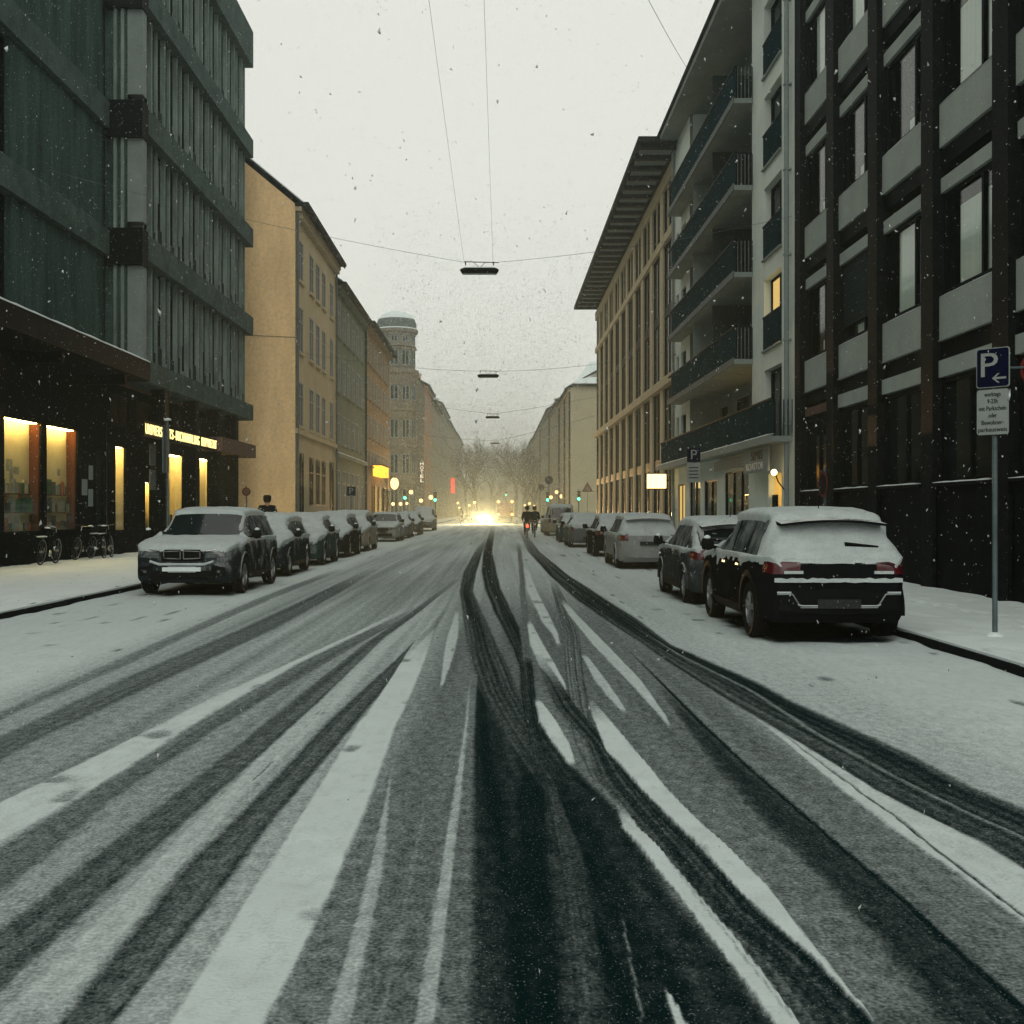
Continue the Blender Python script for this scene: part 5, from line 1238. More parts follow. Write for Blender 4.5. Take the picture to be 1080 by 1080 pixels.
# oncoming car with blazing headlights
oc, cc = car('oncoming_car', 'oncoming car with blazing headlights in the middle of the street', 'hatch', 4.2, 1.76, 1.5, 'darkgrey', -1.5, 140, math.pi, None, .03, detail=0, head='head_lamp')
oc2, cc2 = car('oncoming_car', 'second oncoming car with lit lamps behind the blazing one', 'wagon', 4.4, 1.76, 1.5, 'grey', -3.1, 176, math.pi, None, .03, detail=0, head='amber_lamp')
for i, s_ in enumerate((-1, 1)):
    ld = bpy.data.lights.new('headlight_beam', 'SPOT'); ld.energy = 60000; ld.color = (1, .62, .26); ld.spot_size = R(104); ld.spot_blend = 1.0; ld.shadow_soft_size = .08
    lo = bpy.data.objects.new('headlight_beam', ld); COL.objects.link(lo); lo.parent = oc
    lo.location = (s_ * .55, 2.18, .72); lo.rotation_euler = (R(66), 0, 0)   # local +Y is the car's front

# red lorry driving away, four lamps lit
tk = thing('red_lorry', 'red lorry with four lit orange lamps driving away in the snowfall', 'lorry', (1.25, 176, 0))
m = MB(); m.box(-1.2 + 1.25, 1.2 + 1.25, 170, 177.6, .75, 3.05); m.build('box_body', 'paint_red', tk)
m = MB(); m.box(-1.1 + 1.25, 1.1 + 1.25, 177.9, 180, .6, 2.7); m.build('cab', 'paint_red', tk)
m = MB(); m.box(-.9 + 1.25, .9 + 1.25, 170, 180, .45, .74); m.build('chassis', 'plastic', tk)
for s_ in (-1, 1):
    m = MB(); m.box(1.25 + s_ * .6 - .55, 1.25 + s_ * .6 + .55, 169.94, 169.995, .9, 2.9); m.build('rear_door', 'paint_red', tk)
    for z in (2.95, 1.05):
        m = MB(); m.lathe([(.001, 0), (.17, .0), (.17, .06), (.001, .1)], 12, (1.25 + s_ * 1.02, 169.86, z), 'y'); m.build('rear_lamp', 'amber_lamp', tk)
    for y in (172, 178.6):
        m = MB(); m.lathe([(.25, -.14), (.48, -.14), (.5, 0), (.48, .14), (.25, .14)], 20, (1.25 + s_ * .98, y, .5), 'x'); m.build('wheel', 'rubber', tk)
m = MB(); m.box(.3, 2.2, 169.85, 169.93, .5, .72); m.build('rear_bumper', 'plastic', tk)
# ---------------------------------------------------------------- bicycles
def bicycle(name, label, x, y, rz, lean=0.0, base=KH + .03, group=None, lamp=False, mat='plastic'):
    """local: rides along +Y"""
    rt = thing(name, label, 'bicycle', (x, y, base), rz, group); rt.rotation_euler = (0, lean, rz)
    r = .345
    wt = MB(); n = 28
    ring_ = [(0, r * math.cos(2 * math.pi * i / n), r * math.sin(2 * math.pi * i / n)) for i in range(n + 1)]
    wt.tube(ring_, .02, 6, cap=False)
    rim = MB(); rim.tube([(0, p[1] * .93, p[2] * .93) for p in ring_], .012, 5, cap=False); rim.lathe([(.03, -.05), (.03, .05)], 8, axis='x')
    for i in range(14):
        a = 2 * math.pi * i / 14; rim.tube([(.02 if i % 2 else -.02, .03 * math.cos(a + .5), .03 * math.sin(a + .5)), (0, r * .92 * math.cos(a), r * .92 * math.sin(a))], .003, 3, cap=False)
    wm, rm = new_mesh('wheel', wt.v, wt.f, True), new_mesh('rim', rim.v, rim.f)
    for yy in (-.53, .53):
        w = obj('wheel', wm, 'rubber', rt, (0, yy, r + .01)); obj('rim', rm, 'rim', w)
        f = MB(); f.tube([(0, yy + (r + .045) * math.cos(t), r + .01 + (r + .045) * math.sin(t)) for t in np.linspace(.3, math.pi - .1 if yy > 0 else math.pi + .1, 10)], .018, 5); obj('mudguard', new_mesh('mudguard', f.v, f.f), mat, rt)
    fr = MB(); bb = (0, -.06, .30); st = (0, -.22, .80); hd = (0, .36, .86); hd2 = (0, .40, .70); ra = (0, -.53, .355); fa = (0, .53, .355)
    for a, b, q in ((bb, st, .016), (st, hd, .014), (bb, hd2, .018), (hd, hd2, .018), (bb, ra, .012), (st, ra, .010)): fr.tube([a, b], q, 6)
    obj('frame', new_mesh('frame', fr.v, fr.f), mat, rt)
    f = MB(); f.tube([hd2, (0, .45, .6), fa], .013, 6); obj('fork', new_mesh('fork', f.v, f.f), mat, rt)
    f = MB(); f.tube([hd, (0, .33, .98)], .012, 6); f.tube([(-.28, .16, 1.02), (-.2, .3, 1.03), (0, .34, 1.0), (.2, .3, 1.03), (.28, .16, 1.02)], .012, 6); obj('handlebar', new_mesh('handlebar', f.v, f.f), 'chrome', rt)
    f = MB(); f.tube([st, (0, -.25, .92)], .012, 6); f.lathe([(.01, -.05), (.11, -.03), (.12, .0), (.10, .03), (.01, .04)], 12, (0, -.28, .95)); sa = obj('saddle', new_mesh('saddle', f.v, f.f, True, 50), 'plastic', rt)
    f = MB(); f.box(-.06, .06, -.85, -.35, .74, .755); f.tube([(-.05, -.8, .74), (-.03, -.53, .36)], .006, 4); f.tube([(.05, -.8, .74), (.03, -.53, .36)], .006, 4); obj('luggage_rack', new_mesh('luggage_rack', f.v, f.f), mat, rt)
    f = MB(); f.lathe([(.09, -.01), (.09, .01)], 16, (.05, -.06, .30), 'x'); f.tube([(.06, -.06, .30), (.09, .04, .17)], .01, 5); f.tube([(-.06, -.06, .30), (-.09, -.16, .43)], .01, 5); f.tube([(-.07, -.06, .30), (.07, -.06, .30)], .012, 5); obj('crank', new_mesh('crank', f.v, f.f), 'chrome', rt)
    if lamp:
        f = MB(); f.sphere((0, -.90, .72), .085); obj('rear_light', new_mesh('rear_light', f.v, f.f, True), 'red_lamp', rt)
    else:
        f = MB(); f.box(-.05, .05, -.84, -.36, .757, .785); obj('rack_snow', new_mesh('rack_snow', f.v, f.f), 'snow', rt)
        f = MB(); f.lathe([(.09, 0), (.07, .03), (.01, .045)], 10, (0, -.28, .99)); obj('saddle_snow', new_mesh('saddle_snow', f.v, f.f, True), 'snow', rt)
    return rt
bicycle('bicycle', 'bicycle parked alone below the leftmost lit shop window', -12.35, 31.3, 0, .10)
bicycle('bicycle', 'front bicycle of the pair by the dark wall right of the lit shop windows', -12.1, 35.4, .12, -.06)
bicycle('bicycle', 'rear bicycle of the pair, tight against the shop wall', -12.55, 34.5, math.pi - .08, -.12)

# ---------------------------------------------------------------- people
def skin_body(name, verts, edges, radii, mat, parent, root=0, sub=2):
    me = bpy.data.meshes.new(name); bm = bmesh.new(); sk = bm.verts.layers.skin.verify()
    vs = [bm.verts.new(v) for v in verts]
    for a, b in edges: bm.edges.new((vs[a], vs[b]))
    for i, v in enumerate(vs):
        rr = radii[i]; v[sk].radius = rr if isinstance(rr, tuple) else (rr, rr); v[sk].use_root = (i == root)
    bm.to_mesh(me); bm.free()
    o = obj(name, me, mat, parent)
    o.modifiers.new('skin', 'SKIN').use_smooth_shade = True
    s = o.modifiers.new('subdivision', 'SUBSURF'); s.levels = sub; s.render_levels = sub
    return o

def person(label, loc, rz, pose='stand', hat='cap', group=None, coat='cloth_black', bag=False):
    rt = thing('person', label, 'person', loc, rz, group)       # faces local +Y
    if pose == 'ride':
        J = dict(pel=(0, -.24, 1.0), spi=(0, -.20, 1.18), che=(0, -.10, 1.38), nec=(0, -.02, 1.55), hea=(0, .02, 1.66), top=(0, .03, 1.80),
                 sl=(-.19, -.06, 1.46), el=(-.26, .10, 1.22), wl=(-.25, .20, 1.06), sr=(.19, -.06, 1.46), er=(.26, .10, 1.22), wr=(.25, .20, 1.06),
                 hl=(-.11, -.22, .96), kl=(-.13, .14, .76), al=(-.11, -.0, .30), tl=(-.11, .15, .22), hr=(.11, -.22, .96), kr=(.13, .16, .92), ar=(.11, .06, .52), tr=(.11, .2, .46))
    else:
        J = dict(pel=(0, 0, .95), spi=(0, .0, 1.12), che=(0, .0, 1.36), nec=(0, .0, 1.55), hea=(0, .02, 1.66), top=(0, .02, 1.81),
                 sl=(-.20, 0, 1.47), el=(-.27, -.03, 1.18), wl=(-.26, .06, .94), sr=(.20, 0, 1.47), er=(.27, -.04, 1.18), wr=(.26, .08, .94),
                 hl=(-.10, 0, .90), kl=(-.11, .09, .50), al=(-.11, .06, .09), tl=(-.12, .22, .04), hr=(.10, 0, .90), kr=(.11, .02, .50), ar=(.11, -.14, .11), tr=(.12, .0, .04))
    K = list(J); V = [J[k] for k in K]; ix = {k: i for i, k in enumerate(K)}
    rad = dict(pel=(.15, .12), spi=(.14, .11), che=(.17, .12), nec=.058, hea=(.078, .095), top=(.06, .07), sl=.075, sr=.075, el=.05, er=.05, wl=.036, wr=.036,
               hl=.095, hr=.095, kl=.062, kr=.062, al=.045, ar=.045, tl=.04, tr=.04)
    E = [('pel', 'spi'), ('spi', 'che'), ('che', 'nec'), ('nec', 'hea'), ('hea', 'top'), ('che', 'sl'), ('sl', 'el'), ('el', 'wl'), ('che', 'sr'), ('sr', 'er'), ('er', 'wr'),
         ('pel', 'hl'), ('hl', 'kl'), ('kl', 'al'), ('al', 'tl'), ('pel', 'hr'), ('hr', 'kr'), ('kr', 'ar'), ('ar', 'tr')]
    # hands: palm and five bent fingers growing from each wrist
    R_ = [rad[k] for k in K]; EE = [(ix[a], ix[b]) for a, b in E]
    body = skin_body('body', V, EE, R_, 'skin', rt)
    for s_, w in ((-1, 'wl'), (1, 'wr')):
        wv = Vector(J[w]); d = (wv - Vector(J['el' if s_ < 0 else 'er'])).normalized()
        side = Vector((0, 1, 0)); V2 = [tuple(wv), tuple(wv + d * .07)]; E2 = [(0, 1)]; R2 = [.03, .032]
        for f in range(4):
            b = wv + d * .10 + side * (.03 - f * .02); L = (.06, .07, .066, .052)[f]; k = len(V2)
            V2 += [tuple(b), tuple(b + d * L * .6 + Vector((-s_ * .012, 0, 0))), tuple(b + d * L + Vector((-s_ * .035, 0, 0)))]; E2 += [(1, k), (k, k + 1), (k + 1, k + 2)]; R2 += [.010, .009, .008]
        k = len(V2); b = wv + d * .04 + side * .04; V2 += [tuple(b), tuple(b + d * .04 + side * .02)]; E2 += [(1, k), (k, k + 1)]; R2 += [.011, .009]
        skin_body('hand', V2, E2, R2, 'cloth_dark', rt, 0, 1)
    # clothes: coat over torso and arms, trousers, shoes
    g = 1.16
    ks = ['pel', 'spi', 'che', 'sl', 'el', 'wl', 'sr', 'er', 'wr']; sel = {k: i for i, k in enumerate(ks)}
    V3 = [J[k] for k in ks]; V3[0] = tuple(Vector(J['pel']) + Vector((0, 0, -.10)));
    R3 = [(.20, .16), (.185, .155), (.22, .165), .11, .08, .055, .11, .08, .055]
    nk = len(V3); V3.append(tuple(Vector(J['nec']) - Vector((0, 0, .03)))); R3.append(.085)
    skin_body('coat', V3, [(0, 1), (1, 2), (2, 3), (3, 4), (4, 5), (2, 6), (6, 7), (7, 8), (2, nk)], R3, coat, rt)
    for a in ('l', 'r'):
        skin_body('trouser_leg', [J['h' + a], J['k' + a], J['a' + a]], [(0, 1), (1, 2)], [.115, .082, .065], 'cloth_dark', rt)
        q = J['a' + a]; t = J['t' + a]; skin_body('shoe', [(q[0], q[1] - .03, q[2] - .01), t], [(0, 1)], [.055, .048], 'cloth_black', rt, 0, 1)
    h = Vector(J['hea']); t = Vector(J['top'])
    m = MB(); m.lathe([(.03, .02), (.018, -.0), (.012, .03)], 6, (h.x, h.y + .10, h.z + .0)); obj('nose', new_mesh('nose', m.v, m.f, True), 'skin', rt)
    for s_ in (-1, 1):
        m = MB(); m.sphere((h.x + s_ * .035, h.y + .088, h.z + .035), .012, 8, 5); obj('eye', new_mesh('eye', m.v, m.f, True), 'sign_white', rt)
        m = MB(); m.lathe([(.005, -.012), (.03, -.008), (.03, .004), (.005, .01)], 8, (h.x + s_ * .088, h.y, h.z + .01), 'x'); obj('ear', new_mesh('ear', m.v, m.f, True), 'skin', rt)
    m = MB(); m.tube([(h.x - .025, h.y + .095, h.z - .05), (h.x, h.y + .102, h.z - .052), (h.x + .025, h.y + .095, h.z - .05)], .006, 5); obj('mouth', new_mesh('mouth', m.v, m.f), 'interior_rust', rt)
    m = MB(); m.lathe([(.085, -.06), (.108, -.02), (.108, .05), (.085, .10), (.04, .13), (.001, .14)], 14, (h.x, h.y - .012, h.z + .045)); obj('hair', new_mesh('hair', m.v, m.f, True), 'hair', rt)
    if hat:
        m = MB(); m.lathe([(.118, .0), (.122, .06), (.118, .13), (.09, .165), (.001, .175)], 16, (h.x, h.y - .01, h.z + .055)); m.box(h.x - .08, h.x + .08, h.y + .08, h.y + .20, h.z + .065, h.z + .08) if hat == 'cap' else None
        obj('hat', new_mesh('hat', m.v, m.f, True, 40), 'cloth_black', rt)
    if bag:
        m = MB(); c = Vector(J['che']); pts = [(-.15, -.3, -.28), (.15, -.3, -.28), (.17, -.17, -.30), (-.17, -.17, -.30), (-.12, -.27, .14), (.12, -.27, .14), (.14, -.15, .16), (-.14, -.15, .16)]
        m.add([tuple(c + Vector(p)) for p in pts], [(0, 3, 2, 1), (4, 5, 6, 7), (0, 1, 5, 4), (1, 2, 6, 5), (2, 3, 7, 6), (3, 0, 4, 7)])
        o = obj('backpack', new_mesh('backpack', m.v, m.f, True), 'cloth_dark', rt); b = o.modifiers.new('bevel', 'BEVEL'); b.width = .05; b.segments = 3
    return rt
p = person('pedestrian in black coat and cap walking behind the parked cars on the left', (-7.75, 38.4, KH + .03), .2, 'stand', 'cap'); p.scale = (1.1, 1.1, 1.06)
person('person standing in the lit shop doorway on the right', (8.95, 33.75, KH + .03), 1.3, 'stand', None, coat='cloth_dark')
CG = 'cyclists riding away'
bicycle('bicycle', 'bicycle with glowing red rear light under the left rider', 1.75, 66.0, 0, 0, .012, None, True)
person('rider in dark jacket on the bicycle with the red light', (1.75, 66.0, .012), 0, 'ride', 'beanie', bag=False)
bicycle('bicycle', 'dark bicycle under the right rider, beside the red-lit one', 2.28, 68.6, 0, 0, .012)
person('rider with backpack on the unlit bicycle at the right', (2.28, 68.6, .012), 0, 'ride', 'beanie', bag=True)
bicycle('bicycle', 'far bicycle crossing near the oncoming car on the left', -4.35, 138, math.pi, 0, .012)
person('far cyclist riding toward the camera beside the oncoming car', (-4.35, 138, .012), math.pi, 'ride', 'beanie')

# ---------------------------------------------------------------- signs
def post(root, x, y, z0, z1, r=.03, mat='galvanised'):
    m = MB(); m.tube([(x, y, z0), (x, y, z1)], r, 10); m.lathe([(r + .002, 0), (r * .6, .02), (.001, .025)], 10, (x, y, z1)); o = m.build('post', mat, root, smooth=True, sharp=50)
    m = MB(); m.lathe([(.11, -.01), (.10, .03), (.06, .05), (r + .01, .06)], 12, (x, y, z0 + .005)); m.build('snow_foot', 'snow', root, smooth=True); return o

def plate(name, mat, root, c, right, w, h, th=.012, rad=.03):
    """flat sign plate with rounded corners, facing right x up"""
    r = Vector(right).normalized(); n = r.cross(Vector((0, 0, 1))); pts = []
    for (sx, sz) in ((1, 1), (-1, 1), (-1, -1), (1, -1)):
        a0 = {(1, 1): 0, (-1, 1): 90, (-1, -1): 180, (1, -1): 270}[(sx, sz)]
        for i in range(5):
            a = R(a0 + 22.5 * i); pts.append((sx * (w / 2 - rad) + rad * math.cos(a), sz * (h / 2 - rad) + rad * math.sin(a)))
    C = Vector(c); k = len(pts)
    m = MB(); m.add([tuple(C + r * u + Vector((0, 0, v)) + n * d) for d in (th, 0) for u, v in pts], [tuple(range(k)), tuple(range(k, 2 * k))[::-1]] + [(i, (i + 1) % k, k + (i + 1) % k, k + i) for i in range(k)])
    return m.build(name, mat, root)

def disc(name, mat, root, c, right, rad, th=.012, d0=0.0, n=28, inner=None):
    r = Vector(right).normalized(); nn = r.cross(Vector((0, 0, 1))); C = Vector(c); m = MB()
    pts = [(rad * math.cos(2 * math.pi * i / n), rad * math.sin(2 * math.pi * i / n)) for i in range(n)]
    m.add([tuple(C + r * u + Vector((0, 0, v)) + nn * d) for d in (d0 + th, d0) for u, v in pts], [tuple(range(n)), tuple(range(n, 2 * n))[::-1]] + [(i, (i + 1) % n, n + (i + 1) % n, n + i) for i in range(n)])
    return m.build(name, mat, root)

# parking sign beside the kerb on the right
px_, py2 = 5.80, 13.25
ps = thing('parking_sign', 'tall post with blue parking sign and white text plate on the right pavement', 'sign', (px_, py2, KH))
post(ps, px_, py2, KH + .02, 3.50)
rg = Vector((.66, -.75, 0)); nr = rg.cross(Vector((0, 0, 1)))
pc = Vector((px_, py2, 0)) + nr * .04
fr_ = plate('sign_rim', 'sign_white', ps, pc + Vector((0, 0, 3.28)), rg, .39, .46)
bl = plate('blue_plate', 'sign_blue', ps, pc + nr * .013 + Vector((0, 0, 3.28)), rg, .37, .44, .004)
place_text('letter', 'P', .40, 'sign_white', ps, pc + nr * .021 + rg * -.05 + Vector((0, 0, 3.30)), rg, .002, fit=.20)
m = MB(); a0 = pc + nr * .021 + Vector((0, 0, 3.155))
def ap_(u, v): return tuple(a0 + rg * u + Vector((0, 0, v)))
for poly in ([(0.16, .012), (.16, -.012), (.03, -.012), (.03, .012)], [(-.005, 0), (.06, .055), (.085, .055), (.025, 0)], [(-.005, 0), (.06, -.055), (.085, -.055), (.025, 0)]):
    m.add([ap_(u, v) for u, v in poly], [(0, 1, 2, 3)])
m.build('arrow', 'sign_white', ps)
plate('text_rim', 'sign_ink', ps, pc + Vector((0, 0, 2.765)), rg, .39, .54)
plate('text_plate', 'sign_white', ps, pc + nr * .013 + Vector((0, 0, 2.765)), rg, .375, .525, .004)
for i, t in enumerate(['werktags', '9-23h', 'mit Parkschein', 'oder', 'Bewohner-', 'parkausweis']):
    place_text('lettering', t, .075, 'sign_ink', ps, pc + nr * .0195 + Vector((0, 0, 2.97 - i * .082)), rg, .002, fit={0: .19, 1: .12, 2: .32, 3: .10, 4: .26, 5: .34}[i])
m = MB(); q0 = Vector((px_, py2, 3.28)); q1 = q0 + Vector((.49, -.1, .0)); m.tube([q0, q1], .014, 6); m.build('bracket', 'galvanised', ps)
rg2 = Vector((.86, -.5, 0)); n2 = rg2.cross(Vector((0, 0, 1))); q2 = q1 + n2 * .03 - Vector((0, 0, .02)) + rg2 * .0
disc('no_stopping_rim', 'sign_red', ps, q2, rg2, .22); disc('no_stopping_face', 'sign_blue', ps, q2, rg2, .185, .004, .0125)
m = MB()
m.tube([q2 + n2 * .02 + rg2 * -.13 + Vector((0, 0, .13)), q2 + n2 * .02 + rg2 * .13 + Vector((0, 0, -.13))], .018, 4); m.build('no_stopping_bar', 'sign_red', ps)
plate('small_plate', 'sign_white', ps, q2 - Vector((0, 0, .36)), rg2, .33, .22)

def parking_sign(label, x, y, z, rgt, w=.42, right_txt=True, with_text=True):
    s = thing('parking_sign', label, 'sign', (x, y, KH)); post(s, x, y, KH + .02, z + w / 2 + .05)
    r_ = Vector(rgt).normalized(); n_ = r_.cross(Vector((0, 0, 1))); c_ = Vector((x, y, 0)) + n_ * .04
    plate('blue_plate', 'sign_blue', s, c_ + Vector((0, 0, z)), r_, w, w)
    place_text('letter', 'P', w * .95, 'sign_white', s, c_ + n_ * .014 + Vector((0, 0, z)), r_, .002, fit=w * .45)
    if with_text:
        plate('text_plate', 'sign_white', s, c_ + Vector((0, 0, z - w * 1.25)), r_, w, w * 1.4)
        for i in range(4): plate('text_line', 'sign_ink', s, c_ + n_ * .013 + Vector((0, 0, z - w * .9 - i * w * .24)), r_, w * .7, w * .07, .003, .008)
    return s
parking_sign('blue parking sign with white plate in front of the small shops', 5.9, 34.0, 3.28, (.85, -.5, 0))
parking_sign('small blue sign on a post before the green house', -7.75, 60.5, 2.65, (1, .1, 0), .48, with_text=False)

s = thing('no_entry_sign', 'round red-rimmed sign seen almost edge-on above the black SUV', 'sign', (7.5, 26, KH)); post(s, 7.5, 26, KH + .02, 2.6)
rt_ = Vector((.03, -1, 0)); nn_ = rt_.cross(Vector((0, 0, 1))); c_ = Vector((7.5, 26, 2.22)) + nn_ * .04
disc('sign_rim', 'sign_red', s, c_, rt_, .31); disc('sign_face', 'sign_ink', s, c_, rt_, .24, .005, .0125)
s = thing('sign_post', 'thin post with narrow edge-on panel in front of the glowing letters', 'sign', (-8.1, 28, KH)); post(s, -8.1, 28, KH + .02, 3.8, .028)
m = MB(); m.box(-8.16, -8.13, 27.75, 28.25, 2.55, 3.65); m.build('panel', 'galvanised', s); m = MB(); m.lathe([(.10, 0), (.08, .04), (.01, .06)], 10, (-8.1, 28, 3.84)); m.build('snow_cap', 'snow', s, smooth=True)
s = thing('round_sign', 'small red round sign between the bookshop column and the yellow gable', 'sign', (-11.0, 50, KH)); post(s, -11.0, 50, KH + .02, 2.7); disc('sign_disc', 'sign_red', s, (-11.0, 49.95, 2.45), (1, 0, 0), .19); disc('sign_face', 'fascia_brown', s, (-11.0, 49.95, 2.45), (1, 0, 0), .13, .004, .0125)

# ---------------------------------------------------------------- crossing: traffic lights, signs, lanterns
def traffic_light(label, x, y, z, arm=None):
    t = thing('traffic_light', label, 'traffic light', (x if arm is None else arm, y, 0), 0, 'green traffic lights')
    xp = x if arm is None else arm
    m = MB(); m.tube([(xp, y + .15, .0), (xp, y + .15, z + (.9 if arm is None else .5))], .07, 8); m.build('mast', 'galvanised', t)
    if arm is not None:
        m = MB(); m.tube([(xp, y + .15, z + .3), (x, y + .15, z + .55)], .05, 6); m.build('arm', 'galvanised', t)
    m = MB(); m.box(x - .17, x + .17, y - .12, y + .1, z - .28, z + .75); h = m.build('housing', 'black_metal', t)
    for i, mt in enumerate(('green_light', 'interior_dark', 'interior_rust')):
        zz = z - .08 + i * .3
        m = MB(); m.lathe([(.13, 0), (.11, -.03), (.05, -.05), (.001, -.055)], 14, (x, y - .121, zz), 'y'); m.build('lens', mt, t, smooth=True)
        m = MB(); m.lathe([(.15, 0), (.15, -.16)], 14, (x, y - .122, zz), 'y', cap=False); m.build('visor', 'black_metal', t)
    m = MB(); m.box(x - .16, x + .16, y - .1, y + .1, z + .755, z + .80); m.build('snow_cap', 'snow', t)
    return t
traffic_light('green traffic light under the brown corner house, left of the hotel sign', -9.05, 112, 2.95)
traffic_light('green traffic light to the right of the hotel sign at the left kerb', -6.1, 112.6, 2.75)
traffic_light('green traffic light below the round blue signs on the right kerb', 5.0, 112, 2.75)
traffic_light('green traffic light beside the triangular warning sign', 8.1, 112.6, 2.85)
traffic_light('green traffic light hanging over the road beyond the red lorry', 1.85, 232, 4.9, arm=5.6)
s = thing('warning_sign', 'triangular red-bordered warning sign at the right crossing', 'sign', (8.75, 110, KH)); post(s, 8.75, 110, KH, 4.4)
for nm, mt, k, d in (('border', 'sign_red', .55, 0), ('face', 'tower_stone', .36, .015)):
    m = MB(); tri = [(-k, -.58 * k), (k, -.58 * k), (0, 1.15 * k)]; m.add([(8.75 + u, 109.9 - d - e, 3.75 + v) for e in (0, .012) for u, v in tri], [(0, 1, 2), (3, 4, 5), (0, 1, 4, 3), (1, 2, 5, 4), (2, 0, 3, 5)]); m.build(nm, mt, s)
s = thing('round_sign', 'two round blue signs on one post above the right green light', 'sign', (5.0, 109.5, KH)); post(s, 5.0, 109.5, KH, 5.0)
disc('sign_disc', 'sign_blue', s, (5.0, 109.4, 4.55), (1, 0, 0), .40); disc('sign_disc', 'sign_blue', s, (4.25, 109.4, 3.85), (1, 0, 0), .32)
m = MB(); m.tube([(4.25, 109.5, 3.85), (5.0, 109.5, 3.85)], .03, 5); m.build('arm', 'galvanised', s)

def lantern(label, x, y, z, r, mat='lantern', group='shop lamps beyond the crossing', stem=True, tall=1.0):
    t = thing('lantern', label, 'lamp', (x, y, z), 0, group)
    m = MB(); n = 8; m.lathe([(max(.001, r * math.sin(math.pi * i / n)), -r * tall * math.cos(math.pi * i / n)) for i in range(n + 1)], 14, (x, y, z), cap=False); m.build('globe', mat, t, smooth=True)
    m = MB(); m.lathe([(r * .35, r * tall * .9), (r * .4, r * tall * 1.02), (.02, r * tall * 1.15)], 10, (x, y, z)); dx = -1 if x < 0 else 1; wall = -10.05 if x < 0 else 8.25
    if stem: m.tube([(x, y, z + r * tall * 1.1), (x + dx * .3, y, z + r * tall * 1.25), (wall if abs(wall) > abs(x) else x + dx * 1.0, y, z + r * tall * 1.25)], .03, 5)
    m.build('bracket', 'frame_dark', t)
    return t
lantern('large glowing oval globe lamp on the brown corner house', -9.55, 106.2, 4.15, .40, tall=1.4)
for lb, px, py_, d, r in (('white lamp right above the green lights on the right', 587, 519, 150, .28), ('orange lamp beside the white one on the right', 592.5, 523.5, 145, .33), ('pale orange lamp left of the white one on the right', 581, 524.5, 152, .30),
        ('warm lamp low under the domed tower, leftmost', 414.5, 531.5, 118, .22), ('warm upright lamp under the domed tower, middle', 422.5, 531.5, 120, .22), ('warm lamp under the domed tower, rightmost', 429, 531, 122, .2),
        ('cream lamp below the hotel sign', 444, 528, 135, .28), ('cream lamp right of the hotel sign', 454.5, 524.5, 146, .36), ('twin lamp between tower and hotel sign', 433.5, 519, 130, .3),
        ('small far lamp at the left row near the red sign', 483, 530.5, 195, .26), ('second small far lamp below the red sign', 484.5, 535.5, 190, .22), ('far amber lamp left of the blazing headlights', 500.5, 530, 215, .36), ('far amber lamp lower left of the blazing headlights', 495, 533, 210, .28),
        ('far lamp left of the riders heads', 553.5, 533, 205, .24), ('far lamp above the riders', 558.5, 531, 205, .30), ('far lamp right of the riders', 563.5, 534, 200, .24)):
    x = (px - VPX) * d / FPX; z = CAM_H + (VPY - py_) * d / FPX
    t = lantern(lb, x, d, z, r * .8, 'lantern', stem=False)
    m = MB(); m.tube([(x, d, 0), (x, d, z - r * .9)], .04, 6); m.build('post', 'frame_dark', t)

hs = thing('hotel_sign', 'tall vertical hotel sign with glowing white letters beyond the tower', 'sign', (-9.7, 148, 5))
m = MB(); m.box(-10.05, -9.42, 147.7, 147.95, 5.2, 8.0); m.build('sign_box', 'interior_dark', hs)
for i, ch in enumerate('HOTEL'): place_text('letter', ch, .62, 'white_letters', hs, (-9.735, 147.68, 7.68 - i * .545), (1, 0, 0), .02, fit=.42)
m = MB(); m.box(-10.1, -9.42, 147.8, 147.86, 7.0, 7.06); m.build('bracket', 'frame_dark', hs)
# warm lamp that washes the salmon wall above the sign
ld = bpy.data.lights.new('sign_lamp', 'SPOT'); ld.energy = 1500; ld.color = (1, .55, .25); ld.spot_size = R(60); ld.spot_blend = .6; ld.shadow_soft_size = .15
lo = bpy.data.objects.new('sign_lamp', ld); COL.objects.link(lo); lo.parent = hs; lo.location = (.9, 10.2, .6); lo.rotation_euler = (R(168), 0, R(90))
pn = thing('hotel_awning', 'pale entrance awning under the hotel sign', 'awning', (-9.2, 147, 3.9))
m = MB(); m.add([(-10.05, 146, 4.6), (-10.05, 149, 4.6), (-8.4, 149, 3.7), (-8.4, 146, 3.7), (-10.05, 146, 4.5), (-10.05, 149, 4.5), (-8.4, 149, 3.6), (-8.4, 146, 3.6)], [(0, 1, 2, 3), (4, 5, 6, 7), (0, 1, 5, 4), (2, 3, 7, 6), (0, 3, 7, 4), (1, 2, 6, 5)]); m.build('cloth', 'sign_white', pn)
rs = thing('red_sign', 'glowing red vertical sign far down the left facades', 'sign', (-9.2, 238, 5)); m = MB(); m.box(-9.65, -8.75, 237.8, 238.0, 5.2, 8.4); m.build('light_box', 'red_sign', rs)
m = MB(); m.box(-10.1, -9.66, 237.86, 237.94, 6.5, 6.6); m.build('bracket', 'frame_dark', rs)

